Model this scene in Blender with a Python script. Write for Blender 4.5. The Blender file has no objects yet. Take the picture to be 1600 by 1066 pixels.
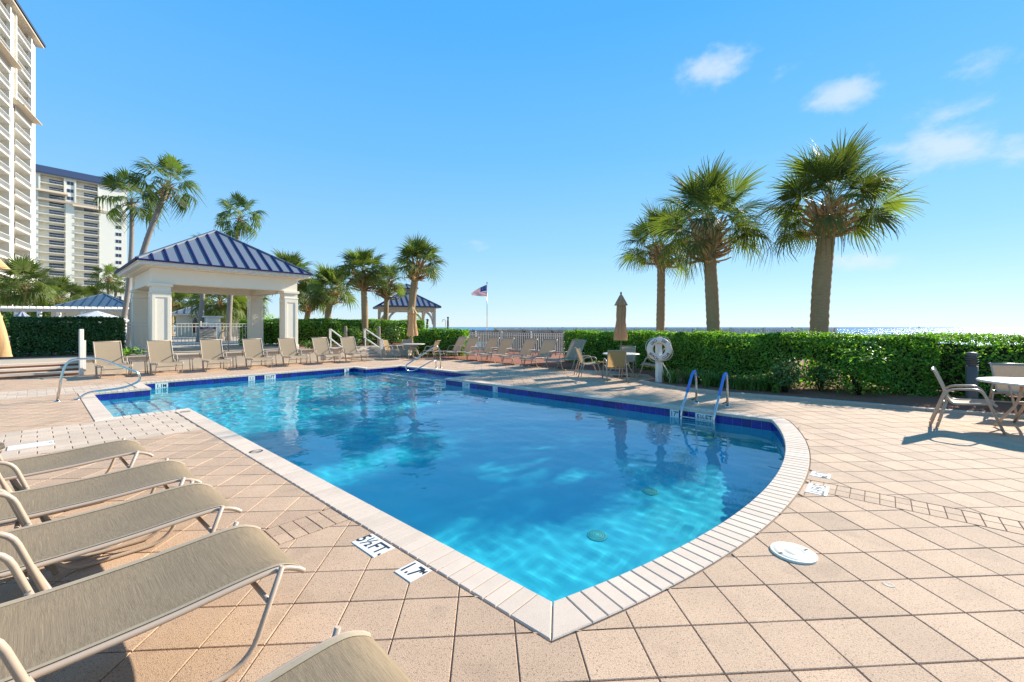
import bpy, bmesh, math, random
import numpy as np
from mathutils import Vector, Matrix, geometry

R = math.radians
SC = bpy.context.scene
COL = SC.collection
rnd = random.Random(7)

# ------------------------------------------------------------------ camera, sky, sun, exposure
EYE = 1.55
FOC = 655.0                       # focal length in pixels of the 1600 px wide photograph
HOR = 511.0
cam = bpy.data.cameras.new('camera')
cam.sensor_width = 36.0
cam.lens = 36.0 * FOC / 1600.0
cam.shift_y = -(533.0 - HOR) / 1600.0
cam.clip_start = 0.05
cam.clip_end = 20000.0
cam_ob = bpy.data.objects.new('camera', cam)
COL.objects.link(cam_ob)
cam_ob.location = (0, 0, EYE)
cam_ob.rotation_euler = (R(90), 0, 0)
SC.camera = cam_ob

SUN_AZ, SUN_EL = R(54.5), R(28.0)   # azimuth measured from +Y towards +X
to_sun = Vector((math.sin(SUN_AZ) * math.cos(SUN_EL), math.cos(SUN_AZ) * math.cos(SUN_EL), math.sin(SUN_EL)))
sun = bpy.data.lights.new('sun', 'SUN')
sun.energy = 5.0
sun.angle = R(0.53)
sun.color = (1.0, 0.93, 0.82)
sun_ob = bpy.data.objects.new('sun', sun)
COL.objects.link(sun_ob)
sun_ob.rotation_euler = to_sun.to_track_quat('Z', 'Y').to_euler()
sun_ob.location = (30, 20, 40)

world = bpy.data.worlds.new('World')
SC.world = world
world.use_nodes = True
wn, wl = world.node_tree.nodes, world.node_tree.links
wn.clear()


def wnode(t, **kw):
    n = wn.new(t)
    for k, v in kw.items():
        setattr(n, k, v)
    return n


def wmath(op, a, b=None, c=None):
    n = wn.new('ShaderNodeMath')
    n.operation = op
    for i, v in enumerate((a, b, c)):
        if v is None:
            continue
        if isinstance(v, (int, float)):
            n.inputs[i].default_value = v
        else:
            wl.new(v, n.inputs[i])
    return n.outputs[0]


sky = wnode('ShaderNodeTexSky', sky_type='NISHITA', sun_disc=False)
sky.sun_elevation = SUN_EL
sky.sun_rotation = SUN_AZ
sky.air_density = 1.0
sky.dust_density = 0.0
sky.ozone_density = 2.2
hs = wnode('ShaderNodeHueSaturation')
hs.inputs['Hue'].default_value = 0.496
hs.inputs['Saturation'].default_value = 1.28
hs.inputs['Value'].default_value = 1.0
wl.new(sky.outputs[0], hs.inputs['Color'])
tc = wnode('ShaderNodeTexCoord')
sep = wnode('ShaderNodeSeparateXYZ')
wl.new(tc.outputs['Generated'], sep.inputs[0])
az = wmath('ARCTAN2', sep.outputs[0], sep.outputs[1])
el = wmath('ARCSINE', sep.outputs[2])
nz = wnode('ShaderNodeTexNoise')
nz.inputs['Scale'].default_value = 19.0
nz.inputs['Detail'].default_value = 9.0
nz.inputs['Roughness'].default_value = 0.62
mp = wnode('ShaderNodeMapping')
mp.inputs['Scale'].default_value = (1, 1, 1.7)
wl.new(tc.outputs['Generated'], mp.inputs[0])
wl.new(mp.outputs[0], nz.inputs['Vector'])
CLOUDS = [  # azimuth, elevation, half width, half height in degrees, strength
    (26.0, 29.2, 4.6, 2.0, 0.95), (32.9, 27.0, 3.2, 1.4, 0.45), (38.3, 23.6, 3.6, 1.9, 1.0),
    (45.6, 16.8, 4.8, 2.6, 0.95), (46.0, 19.6, 3.6, 2.2, 0.6), (48.5, 22.6, 3.0, 2.4, 0.55), (50.6, 15.5, 2.6, 2.6, 0.7),
    (39.8, 6.9, 5.0, 1.25, 0.75), (-4.8, 11.0, 4.6, 1.5, 0.45), (28.5, 12.2, 3.0, 1.2, 0.3),
    (64.0, 18.0, 8.0, 3.0, 0.7), (-62.0, 12.0, 7.0, 2.0, 0.4), (80.0, 30.0, 9.0, 4.0, 0.6),
]
cov = None
for ca, ce, sa, se, st in CLOUDS:
    da = wmath('DIVIDE', wmath('SUBTRACT', az, R(ca)), R(sa))
    de = wmath('DIVIDE', wmath('SUBTRACT', el, R(ce)), R(se))
    d2 = wmath('ADD', wmath('MULTIPLY', da, da), wmath('MULTIPLY', de, de))
    g = wmath('MULTIPLY', wmath('EXPONENT', wmath('MULTIPLY', d2, -1.0)), st)
    cov = g if cov is None else wmath('MAXIMUM', cov, g)
mr = wnode('ShaderNodeMapRange', interpolation_type='SMOOTHSTEP')
mr.inputs['From Min'].default_value = 0.92
mr.inputs['From Max'].default_value = 1.66
wl.new(wmath('ADD', cov, wmath('MULTIPLY', nz.outputs[0], 1.25)), mr.inputs['Value'])
cfac = wmath('MULTIPLY', mr.outputs[0], 0.62)
mix = wnode('ShaderNodeMix', data_type='RGBA')
wl.new(cfac, mix.inputs['Factor'])
# the even blue of a clear winter sky, from pale at the horizon to deep overhead, over part of the physical sky
ramp = wnode('ShaderNodeValToRGB')
wl.new(wmath('DIVIDE', el, R(90)), ramp.inputs[0])
stops = [(0.0, (2.20, 2.98, 3.55)), (0.035, (1.90, 2.84, 3.62)), (0.11, (1.28, 2.52, 3.74)), (0.24, (0.70, 2.10, 3.80)), (0.40, (0.36, 1.75, 3.84)), (1.0, (0.16, 0.85, 2.9))]
while len(ramp.color_ramp.elements) < len(stops):
    ramp.color_ramp.elements.new(0.5)
for e_, (p_, c_) in zip(ramp.color_ramp.elements, stops):
    e_.position, e_.color = p_, (*c_, 1)
mixs = wnode('ShaderNodeMix', data_type='RGBA')
mixs.inputs['Factor'].default_value = 0.88
wl.new(hs.outputs[0], mixs.inputs['A'])
wl.new(ramp.outputs[0], mixs.inputs['B'])
wl.new(mixs.outputs['Result'], mix.inputs['A'])
mix.inputs['B'].default_value = (3.3, 3.55, 3.95, 1)
bg = wnode('ShaderNodeBackground')
bg.inputs['Strength'].default_value = 0.15
wl.new(mix.outputs['Result'], bg.inputs['Color'])
wo = wnode('ShaderNodeOutputWorld')
wl.new(bg.outputs[0], wo.inputs[0])

SC.view_settings.view_transform = 'Standard'
SC.view_settings.look = 'None'
SC.view_settings.gamma = 1.0
SC.view_settings.exposure = 0.84
SC.view_settings.use_curve_mapping = False
SC.cycles.max_bounces = 10
SC.cycles.transmission_bounces = 8
SC.cycles.transparent_max_bounces = 12
SC.cycles.use_denoising = True
SC.cycles.sample_clamp_indirect = 6.0
SC.cycles.blur_glossy = 0.5

# ------------------------------------------------------------------ frames and small helpers
A = R(48.6)
LX, LY = -math.sin(A), math.cos(A)          # pool length direction (u)
PX, PY = math.cos(A), math.sin(A)           # pool width direction (v)
CX, CY = 0.225, 2.34                        # near corner of the pool


def W(u, v):
    return (CX + LX * u + PX * v, CY + LY * u + PY * v)


def W3(u, v, z=0.0):
    x, y = W(u, v)
    return Vector((x, y, z))


def UV(x, y):
    dx, dy = x - CX, y - CY
    return (dx * LX + dy * LY, dx * PX + dy * PY)


ROT = A                                     # local x -> v, local y -> u


def project(x, y, z):
    return (800 + FOC * x / y, HOR - FOC * (z - EYE) / y) if y > 0.05 else (-9e3, 9e3)


def prop(o, label=None, cat=None, group=None, kind=None):
    for k, v in (('label', label), ('category', cat), ('group', group), ('kind', kind)):
        if v:
            o[k] = v
    return o


def thing(name, label, cat, loc=(0, 0, 0), rotz=0.0, group=None):
    o = bpy.data.objects.new(name, None)
    COL.objects.link(o)
    o.location = loc
    o.rotation_euler = (0, 0, rotz)
    o.empty_display_size = 0.2
    return prop(o, label, cat, group)


def copy_tree(o, parent=None):
    c = o.copy()
    COL.objects.link(c)
    if parent is not None:
        c.parent = parent
    for ch in list(o.children):
        copy_tree(ch, c)
    return c


class MB:
    """Collects vertices and faces and links them as ONE mesh object."""

    def __init__(self):
        self.v, self.f, self.m, self.s = [], [], [], []

    def add(self, verts, faces, mat=0, smooth=False):
        b = len(self.v)
        self.v.extend([tuple(p) for p in verts])
        for f in faces:
            self.f.append(tuple(i + b for i in f))
            self.m.append(mat)
            self.s.append(smooth)
        return self

    def box(self, c, s, rz=0.0, mat=0, M=None):
        hx, hy, hz = s[0] / 2, s[1] / 2, s[2] / 2
        vs = [Vector((x, y, z)) for z in (-hz, hz) for x, y in ((-hx, -hy), (hx, -hy), (hx, hy), (-hx, hy))]
        if M is not None:
            vs = [M @ p for p in vs]
        elif rz:
            ca, sa = math.cos(rz), math.sin(rz)
            vs = [Vector((p.x * ca - p.y * sa, p.x * sa + p.y * ca, p.z)) for p in vs]
        cc = Vector(c)
        return self.add([p + cc for p in vs], [(3, 2, 1, 0), (4, 5, 6, 7), (0, 1, 5, 4), (1, 2, 6, 5), (2, 3, 7, 6), (3, 0, 4, 7)], mat)

    def span(self, a, b, w, h, up=(0, 0, 1), mat=0):
        """a bar of width w (sideways) and height h (along up) from a to b"""
        a, b = Vector(a), Vector(b)
        t = (b - a).normalized()
        side = t.cross(Vector(up))
        if side.length < 1e-5:
            side = t.cross(Vector((1, 0, 0)))
        side.normalize()
        u = side.cross(t).normalized()
        vs = []
        for p in (a, b):
            for i, j in ((-1, -1), (1, -1), (1, 1), (-1, 1)):
                vs.append(p + side * (i * w / 2) + u * (j * h / 2))
        return self.add(vs, [(3, 2, 1, 0), (4, 5, 6, 7), (0, 1, 5, 4), (1, 2, 6, 5), (2, 3, 7, 6), (3, 0, 4, 7)], mat)

    def tube(self, pts, r, n=8, mat=0, cap=True, flat=None):
        pts = [Vector(p) for p in pts]
        k = len(pts)
        rs = r if isinstance(r, (list, tuple)) else [r] * k
        tang = []
        for i in range(k):
            t = pts[min(i + 1, k - 1)] - pts[max(i - 1, 0)]
            tang.append(t.normalized() if t.length > 1e-9 else Vector((0, 0, 1)))
        ref = Vector((0, 0, 1)) if abs(tang[0].z) < 0.9 else Vector((1, 0, 0))
        nx = tang[0].cross(ref).normalized()
        vs = []
        for i in range(k):
            if i:
                nx = nx - tang[i] * nx.dot(tang[i])
                nx = nx.normalized() if nx.length > 1e-6 else tang[i].orthogonal().normalized()
            ny = tang[i].cross(nx)
            for j in range(n):
                a = 2 * math.pi * j / n
                vs.append(pts[i] + nx * (math.cos(a) * rs[i]) + ny * (math.sin(a) * rs[i]))
        fs = []
        for i in range(k - 1):
            for j in range(n):
                j2 = (j + 1) % n
                fs.append((i * n + j, i * n + j2, (i + 1) * n + j2, (i + 1) * n + j))
        self.add(vs, fs, mat, True)
        if cap:
            b = len(self.v) - len(vs)
            self.f.append(tuple(b + j for j in reversed(range(n))))
            self.f.append(tuple(b + (k - 1) * n + j for j in range(n)))
            self.m += [mat, mat]
            self.s += [False, False]
        return self

    def lathe(self, prof, n=20, c=(0, 0, 0), mat=0, smooth=True, mod=None):
        vs, fs = [], []
        for i, (r, z) in enumerate(prof):
            for j in range(n):
                a = 2 * math.pi * j / n
                rr = r * (mod(a, i) if mod else 1.0)
                vs.append((c[0] + rr * math.cos(a), c[1] + rr * math.sin(a), c[2] + z))
        for i in range(len(prof) - 1):
            for j in range(n):
                j2 = (j + 1) % n
                fs.append((i * n + j, i * n + j2, (i + 1) * n + j2, (i + 1) * n + j))
        return self.add(vs, fs, mat, smooth)

    def disc(self, c, r, n=24, mat=0, z=0.0):
        vs = [(c[0] + r * math.cos(2 * math.pi * j / n), c[1] + r * math.sin(2 * math.pi * j / n), c[2] + z) for j in range(n)]
        return self.add(vs, [tuple(range(n))], mat)

    def prism(self, poly, z0, z1, chamfer=0.0, mat=0):
        """convex polygon (counter-clockwise xy) standing from z0 to z1, top edge chamfered"""
        n = len(poly)
        vs = [(p[0], p[1], z0) for p in poly]
        fs = []
        if chamfer > 0:
            top = offset_poly(poly, -chamfer)
            vs += [(p[0], p[1], z1 - chamfer * 0.8) for p in poly] + [(p[0], p[1], z1) for p in top]
            rings = 3
        else:
            vs += [(p[0], p[1], z1) for p in poly]
            rings = 2
        for k in range(rings - 1):
            for j in range(n):
                j2 = (j + 1) % n
                fs.append((k * n + j, k * n + j2, (k + 1) * n + j2, (k + 1) * n + j))
        fs.append(tuple((rings - 1) * n + j for j in range(n)))
        return self.add(vs, fs, mat)

    def mesh(self, name, mats):
        me = bpy.data.meshes.new(name)
        me.from_pydata(self.v, [], self.f)
        for m in (mats if isinstance(mats, (list, tuple)) else [mats]):
            me.materials.append(m)
        me.polygons.foreach_set('material_index', self.m)
        me.polygons.foreach_set('use_smooth', self.s)
        me.update()
        return me

    def build(self, name, mats, parent=None, bevel=0.0, loc=None, rotz=None):
        me = self.mesh(name, mats)
        if bevel:
            bm = bmesh.new()
            bm.from_mesh(me)
            bm.normal_update()
            es = [e for e in bm.edges if len(e.link_faces) == 2 and e.calc_face_angle(0) > 0.6]
            bmesh.ops.bevel(bm, geom=es, offset=bevel, segments=1, affect='EDGES', clamp_overlap=True)
            bm.to_mesh(me)
            bm.free()
        return link(name, me, parent, loc, rotz)


def link(name, me, parent=None, loc=None, rotz=None):
    o = bpy.data.objects.new(name, me)
    COL.objects.link(o)
    if parent is not None:
        o.parent = parent
    if loc is not None:
        o.location = loc
    if rotz is not None:
        o.rotation_euler = (0, 0, rotz)
    return o


def np_mesh(name, V, F, mat):
    me = bpy.data.meshes.new(name)
    V = np.asarray(V, dtype=np.float32)
    F = np.asarray(F, dtype=np.int32)
    k = F.shape[1]
    me.vertices.add(len(V))
    me.vertices.foreach_set('co', V.ravel())
    me.loops.add(F.size)
    me.loops.foreach_set('vertex_index', F.ravel())
    me.polygons.add(len(F))
    me.polygons.foreach_set('loop_start', np.arange(0, F.size, k, dtype=np.int32))
    me.polygons.foreach_set('loop_total', np.full(len(F), k, dtype=np.int32))
    me.materials.append(mat)
    me.update()
    me.validate()
    return me


# polygons
def area(p):
    return 0.5 * sum(p[i][0] * p[(i + 1) % len(p)][1] - p[(i + 1) % len(p)][0] * p[i][1] for i in range(len(p)))


def ccw(p):
    return list(p) if area(p) > 0 else list(reversed(p))


def offset_poly(p, d):
    """offset a counter-clockwise polygon outwards by d with mitred corners"""
    n = len(p)
    out = []
    for i in range(n):
        a, b, c = Vector(p[i - 1]).to_2d(), Vector(p[i]).to_2d(), Vector(p[(i + 1) % n]).to_2d()
        t1, t2 = (b - a).normalized(), (c - b).normalized()
        n1, n2 = Vector((t1.y, -t1.x)), Vector((t2.y, -t2.x))
        m = n1 + n2
        m = m / max(0.25, 1.0 + n1.dot(n2))
        out.append((b.x + m.x * d, b.y + m.y * d))
    return out


def clip(poly, n, d):
    out = []
    k = len(poly)
    for i in range(k):
        p, q = poly[i], poly[(i + 1) % k]
        sp, sq = n[0] * p[0] + n[1] * p[1] - d, n[0] * q[0] + n[1] * q[1] - d
        if sp <= 0:
            out.append(p)
        if (sp < 0 < sq) or (sq < 0 < sp):
            t = sp / (sp - sq)
            out.append((p[0] + t * (q[0] - p[0]), p[1] + t * (q[1] - p[1])))
    return out


def minus(poly, conv):
    """convex polygon minus convex polygon -> convex pieces"""
    pieces, rest = [], poly
    for i in range(len(conv)):
        a, b = conv[i], conv[(i + 1) % len(conv)]
        n = (b[1] - a[1], -(b[0] - a[0]))
        d = n[0] * a[0] + n[1] * a[1]
        outp = clip(rest, (-n[0], -n[1]), -d)
        if len(outp) > 2 and abs(area(outp)) > 2e-4:
            pieces.append(outp)
        rest = clip(rest, n, d)
        if len(rest) < 3 or abs(area(rest)) < 1e-6:
            return pieces if pieces else []
    return pieces


def clip_to(subject, conv):
    r = subject
    for i in range(len(conv)):
        a, b = conv[i], conv[(i + 1) % len(conv)]
        n = (b[1] - a[1], -(b[0] - a[0]))
        r = clip(r, n, n[0] * a[0] + n[1] * a[1])
        if len(r) < 3:
            return []
    out = []
    for p in r:                                  # drop doubled points
        if not out or abs(p[0] - out[-1][0]) + abs(p[1] - out[-1][1]) > 1e-5:
            out.append(p)
    if len(out) > 2 and abs(out[0][0] - out[-1][0]) + abs(out[0][1] - out[-1][1]) < 1e-5:
        out.pop()
    return out if len(out) > 2 and abs(area(out)) > 2e-4 else []


def overlaps(poly, conv):
    r = poly
    for i in range(len(conv)):
        a, b = conv[i], conv[(i + 1) % len(conv)]
        n = (b[1] - a[1], -(b[0] - a[0]))
        r = clip(r, n, n[0] * a[0] + n[1] * a[1])
        if len(r) < 3:
            return False
    return abs(area(r)) > 1e-5


# ------------------------------------------------------------------ materials
def mat(name, col, rough=0.6, var=0.0, scale=8.0, metal=0.0, bump=0.0, bscale=None, spec=0.5, island=0.0, objvar=0.0,
        coord='Object', stretch=None, detail=5.0, speck=None, coat=0.0, transl=0.0):
    m = bpy.data.materials.new(name)
    m.use_nodes = True
    nt = m.node_tree
    N, L = nt.nodes, nt.links
    b = N['Principled BSDF']
    b.inputs['Roughness'].default_value = rough
    b.inputs['Metallic'].default_value = metal
    b.inputs['Specular IOR Level'].default_value = spec
    b.inputs['Coat Weight'].default_value = coat
    b.inputs['Base Color'].default_value = (*col, 1)
    if coord == 'World':
        src = N.new('ShaderNodeNewGeometry').outputs['Position']
    else:
        src = N.new('ShaderNodeTexCoord').outputs[coord]
    if stretch:
        mpn = N.new('ShaderNodeMapping')
        mpn.inputs['Scale'].default_value = stretch
        L.new(src, mpn.inputs[0])
        src = mpn.outputs[0]
    cur = None

    def mulv(val_out, amount):
        nonlocal cur
        # colour * (1 + amount * (val - 0.5) * 2)
        mm = N.new('ShaderNodeMath')
        mm.operation = 'MULTIPLY_ADD'
        L.new(val_out, mm.inputs[0])
        mm.inputs[1].default_value = 2 * amount
        mm.inputs[2].default_value = 1 - amount
        mx = N.new('ShaderNodeMix')
        mx.data_type = 'RGBA'
        mx.blend_type = 'MULTIPLY'
        mx.inputs['Factor'].default_value = 1.0
        if cur is None:
            mx.inputs['A'].default_value = (*col, 1)
        else:
            L.new(cur, mx.inputs['A'])
        L.new(mm.outputs[0], mx.inputs['B'])
        cur = mx.outputs['Result']

    if var:
        n = N.new('ShaderNodeTexNoise')
        n.inputs['Scale'].default_value = scale
        n.inputs['Detail'].default_value = detail
        n.inputs['Roughness'].default_value = 0.6
        L.new(src, n.inputs['Vector'])
        mulv(n.outputs[0], var)
    if island:
        g = N.new('ShaderNodeNewGeometry')
        mulv(g.outputs['Random Per Island'], island)
    if objvar:
        oi = N.new('ShaderNodeObjectInfo')
        mulv(oi.outputs['Random'], objvar)
    if speck:                                   # (scale, threshold, darkness, scale2, lightness)
        for sc_, th, amt in speck:
            vn = N.new('ShaderNodeTexNoise')
            vn.inputs['Scale'].default_value = sc_
            vn.inputs['Detail'].default_value = 2.0
            L.new(src, vn.inputs['Vector'])
            r = N.new('ShaderNodeMapRange')
            r.inputs['From Min'].default_value = th
            r.inputs['From Max'].default_value = th + 0.06
            r.inputs['To Min'].default_value = 0.5
            r.inputs['To Max'].default_value = 0.0 if amt > 0 else 1.0
            L.new(vn.outputs[0], r.inputs['Value'])
            mulv(r.outputs[0], abs(amt))
    if cur is not None:
        L.new(cur, b.inputs['Base Color'])
    if bump:
        n2 = N.new('ShaderNodeTexNoise')
        n2.inputs['Scale'].default_value = bscale or scale * 4
        n2.inputs['Detail'].default_value = 4.0
        L.new(src, n2.inputs['Vector'])
        bp = N.new('ShaderNodeBump')
        bp.inputs['Strength'].default_value = bump
        bp.inputs['Distance'].default_value = 0.01
        L.new(n2.outputs[0], bp.inputs['Height'])
        L.new(bp.outputs[0], b.inputs['Normal'])
    if transl:
        tr = N.new('ShaderNodeBsdfTranslucent')
        ms = N.new('ShaderNodeMixShader')
        ms.inputs[0].default_value = transl
        if cur is not None:
            gm = N.new('ShaderNodeMix')
            gm.data_type = 'RGBA'
            gm.blend_type = 'MULTIPLY'
            gm.inputs['Factor'].default_value = 1.0
            L.new(cur, gm.inputs['A'])
            gm.inputs['B'].default_value = (1.5, 1.6, 0.7, 1) if col[1] > col[0] else (1.25, 1.05, 0.85, 1)
            L.new(gm.outputs['Result'], tr.inputs['Color'])
        else:
            tr.inputs['Color'].default_value = (*[min(1, c * 1.4) for c in col], 1)
        L.new(b.outputs[0], ms.inputs[1])
        L.new(tr.outputs[0], ms.inputs[2])
        L.new(ms.outputs[0], N['Material Output'].inputs['Surface'])
    return m


M = {}
M['tile'] = mat('paving_tile', (0.560, 0.370, 0.230), 0.85, 0.20, 2.3, objvar=0.11, island=0.06, coord='World', bump=0.35, bscale=210,
                speck=[(3.6, 0.60, 0.09), (1.3, 0.62, 0.07), (62, 0.65, 0.40), (95, 0.615, 0.50), (170, 0.60, 0.55), (300, 0.62, 0.5), (210, 0.62, -0.30)])
M['brick'] = mat('coping_brick', (0.66, 0.515, 0.385), 0.85, 0.12, 5, objvar=0.07, island=0.05, coord='World', bump=0.3, bscale=230,
                 speck=[(190, 0.66, 0.4)])
M['paver'] = mat('paver_brick', (0.60, 0.455, 0.325), 0.85, 0.14, 4, objvar=0.10, coord='World', bump=0.3, bscale=200, speck=[(170, 0.66, 0.4)])
M['joint'] = mat('joint_sand', (0.30, 0.20, 0.125), 0.95, 0.3, 9, coord='World', bump=0.4, bscale=160)
M['sand'] = mat('beach_sand', (0.55, 0.47, 0.37), 0.95, 0.12, 0.6, coord='World', bump=0.3, bscale=9)
M['terrace'] = mat('terrace_paving', (0.44, 0.36, 0.27), 0.9, 0.14, 0.9, coord='World', bump=0.2, bscale=40)
M['mulch'] = mat('pine_mulch', (0.29, 0.100, 0.048), 0.95, 0.5, 30, coord='World', bump=0.9, bscale=70)
M['kerb'] = mat('concrete_kerb', (0.45, 0.38, 0.30), 0.9, 0.15, 6, coord='World', bump=0.25, bscale=90)
M['wallpaint'] = mat('cream_stucco', (0.62, 0.54, 0.42), 0.85, 0.07, 3, coord='World', bump=0.12, bscale=60)
M['plaster'] = mat('pool_plaster', (0.014, 0.545, 0.63), 0.7, 0.10, 1.3, coord='World')
M['plaster_step'] = mat('step_plaster', (0.22, 0.58, 0.66), 0.7, 0.08, 2.3, coord='World')
M['bluetile'] = mat('glazed_blue_tile', (0.008, 0.014, 0.20), 0.18, 0.2, 6, objvar=0.35, coat=0.3)
M['grout'] = mat('pale_grout', (0.30, 0.33, 0.48), 0.8)
M['markwhite'] = mat('white_marker_tile', (0.78, 0.76, 0.70), 0.5, 0.08, 20)
M['ink'] = mat('black_lettering', (0.025, 0.025, 0.03), 0.6)
M['steel'] = mat('stainless_steel', (0.62, 0.60, 0.56), 0.22, 0.1, 20, metal=1.0)
M['bluevinyl'] = mat('blue_vinyl_sleeve', (0.06, 0.20, 0.62), 0.4, 0.1, 30)
M['sling'] = mat('sling_fabric', (0.265, 0.188, 0.105), 0.8, 0.55, 1.0, stretch=(1.6, 210, 210), bump=0.25, bscale=3.0, detail=3)
M['hem'] = mat('sling_hem', (0.38, 0.295, 0.19), 0.8, 0.2, 60)
M['sling_tan'] = mat('tan_sling_fabric', (0.42, 0.29, 0.13), 0.75, 0.2, 1.0, stretch=(60, 60, 3), transl=0.5)
M['sling_chair'] = mat('beige_sling_fabric', (0.43, 0.335, 0.225), 0.75, 0.2, 1.0, stretch=(60, 60, 3), transl=0.22)
M['sling_back'] = mat('lounger_back_fabric', (0.40, 0.30, 0.185), 0.8, 0.25, 1.0, stretch=(60, 60, 3), transl=0.20)
M['frame'] = mat('beige_powder_coat', (0.47, 0.355, 0.255), 0.38, 0.05, 14)
M['tabletop'] = mat('white_table_top', (0.70, 0.64, 0.54), 0.35, 0.05, 10)
M['sidetable'] = mat('brown_side_table', (0.20, 0.155, 0.11), 0.6, 0.2, 12)
M['canvas'] = mat('tan_canvas', (0.56, 0.385, 0.21), 0.85, 0.16, 7, stretch=(3, 3, 0.6), transl=0.42, bump=0.2, bscale=20)
M['canvas_pale'] = mat('beige_canvas', (0.68, 0.43, 0.20), 0.85, 0.10, 5, stretch=(3, 3, 0.6), transl=0.18, bump=0.2, bscale=20)
M['canvas_white'] = mat('white_canvas', (0.62, 0.64, 0.66), 0.85, 0.06, 5, transl=0.2)
M['canvas_grey'] = mat('grey_canvas', (0.30, 0.31, 0.36), 0.85, 0.1, 5)
M['pole'] = mat('bronze_pole', (0.14, 0.11, 0.08), 0.45, metal=0.4)
M['trim'] = mat('ivory_trim_paint', (0.86, 0.76, 0.60), 0.6, 0.05, 3, coord='World')
M['white'] = mat('white_paint', (0.74, 0.70, 0.62), 0.5, 0.06, 5, coord='World')
M['roofpan'] = mat('glare_pale_metal_roof', (0.165, 0.19, 0.22), 0.55, 0.08, 1.4, metal=0.15, coord='World')  # sun glare on dark blue metal, put into the panel colour
M['roofrib'] = mat('navy_roof_seam', (0.010, 0.010, 0.085), 0.6, 0.1, 4, spec=0.25)
M['greenroof'] = mat('slate_blue_roof', (0.09, 0.16, 0.21), 0.45, 0.08, 1.4, metal=0.3, coord='World')
M['slate'] = mat('dark_blue_roof', (0.040, 0.055, 0.095), 0.5, 0.1, 2)
M['wood'] = mat('weathered_wood', (0.25, 0.195, 0.14), 0.85, 0.3, 3, stretch=(6, 6, 1.0), bump=0.3, bscale=20)
M['greywood'] = mat('grey_driftwood', (0.50, 0.45, 0.39), 0.9, 0.25, 3, stretch=(6, 6, 1.0), island=0.2)
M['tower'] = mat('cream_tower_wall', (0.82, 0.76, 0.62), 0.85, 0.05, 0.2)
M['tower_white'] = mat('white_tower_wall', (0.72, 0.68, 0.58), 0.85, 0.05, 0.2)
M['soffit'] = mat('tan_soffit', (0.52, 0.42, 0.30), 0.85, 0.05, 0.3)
M['railing'] = mat('white_railing', (0.56, 0.53, 0.48), 0.5)
M['glass'] = mat('dark_window_glass', (0.025, 0.028, 0.06), 0.08, 0.2, 0.5, objvar=0.4, spec=0.8)
M['trunk'] = mat('sabal_trunk_bark', (0.33, 0.225, 0.115), 0.95, 0.55, 3.0, stretch=(3, 3, 14), bump=1.0, bscale=5, detail=6)
M['trunk_grey'] = mat('fan_palm_trunk_bark', (0.27, 0.225, 0.19), 0.95, 0.3, 2.0, stretch=(3, 3, 16), bump=0.7, bscale=5)
M['boot'] = mat('old_leaf_base', (0.44, 0.285, 0.135), 0.9, 0.3, 9, island=0.3, objvar=0.3)
M['frond'] = mat('palm_frond', (0.125, 0.160, 0.034), 0.55, 0.18, 2.0, objvar=0.48, island=0.0, spec=0.28, transl=0.40)
M['frond_fan'] = mat('fan_palm_frond', (0.105, 0.150, 0.032), 0.55, 0.18, 2.0, objvar=0.45, spec=0.3, transl=0.38)
M['petiole'] = mat('petiole', (0.20, 0.22, 0.06), 0.5)
M['leaf'] = mat('hedge_leaf', (0.155, 0.30, 0.032), 0.45, 0.0, island=0.7, spec=0.35, transl=0.5)
M['leaf_shaded'] = mat('shaded_hedge_leaf', (0.040, 0.110, 0.020), 0.45, 0.0, island=0.5, spec=0.35, transl=0.18)  # hedge leaf darkened: the pavilion's shade put into its colour
M['leaf_lime'] = mat('shrub_leaf', (0.10, 0.18, 0.028), 0.42, 0.0, island=0.5, transl=0.3)
M['twig'] = mat('hedge_twigs', (0.030, 0.026, 0.014), 0.95, 0.4, 20)
M['strap'] = mat('strappy_leaf', (0.085, 0.18, 0.028), 0.42, 0.0, island=0.5, transl=0.3)
M['straw'] = mat('pine_straw', (0.42, 0.14, 0.055), 0.85, 0.0, island=0.5)
M['ring'] = mat('white_ring_buoy', (0.82, 0.65, 0.52), 0.55, 0.08, 9)
M['rope'] = mat('pale_rope', (0.66, 0.56, 0.44), 0.8)
M['lid'] = mat('ivory_plastic_lid', (0.78, 0.71, 0.54), 0.45, 0.08, 12)
M['dark'] = mat('dark_slot', (0.02, 0.02, 0.02), 0.7)
M['drain'] = mat('green_drain_cover', (0.08, 0.60, 0.50), 0.6)
M['riser'] = mat('red_brown_riser', (0.30, 0.135, 0.07), 0.85, 0.25, 4)
M['slot'] = mat('drain_slot', (0.02, 0.26, 0.24), 0.7)
M['bronze'] = mat('bronze_fixture', (0.11, 0.09, 0.07), 0.5, 0.2, 8)
M['red'] = mat('flag_red', (0.45, 0.015, 0.03), 0.8, transl=0.12)
M['flagwhite'] = mat('flag_white', (0.75, 0.73, 0.72), 0.8, transl=0.12)
M['navy'] = mat('flag_navy', (0.02, 0.03, 0.17), 0.8, transl=0.2)
M['signgrey'] = mat('sign_panel', (0.50, 0.47, 0.43), 0.6)
M['signblue'] = mat('sign_header', (0.03, 0.035, 0.22), 0.6)


def water_material():
    m = bpy.data.materials.new('pool_water')
    m.use_nodes = True
    N, L = m.node_tree.nodes, m.node_tree.links
    N.clear()
    o = N.new('ShaderNodeOutputMaterial')
    b = N.new('ShaderNodeBsdfPrincipled')
    b.inputs['Base Color'].default_value = (0.80, 0.96, 1.0, 1)
    b.inputs['Roughness'].default_value = 0.0
    b.inputs['IOR'].default_value = 1.333
    b.inputs['Transmission Weight'].default_value = 1.0
    L.new(b.outputs[0], o.inputs['Surface'])
    return m


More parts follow.
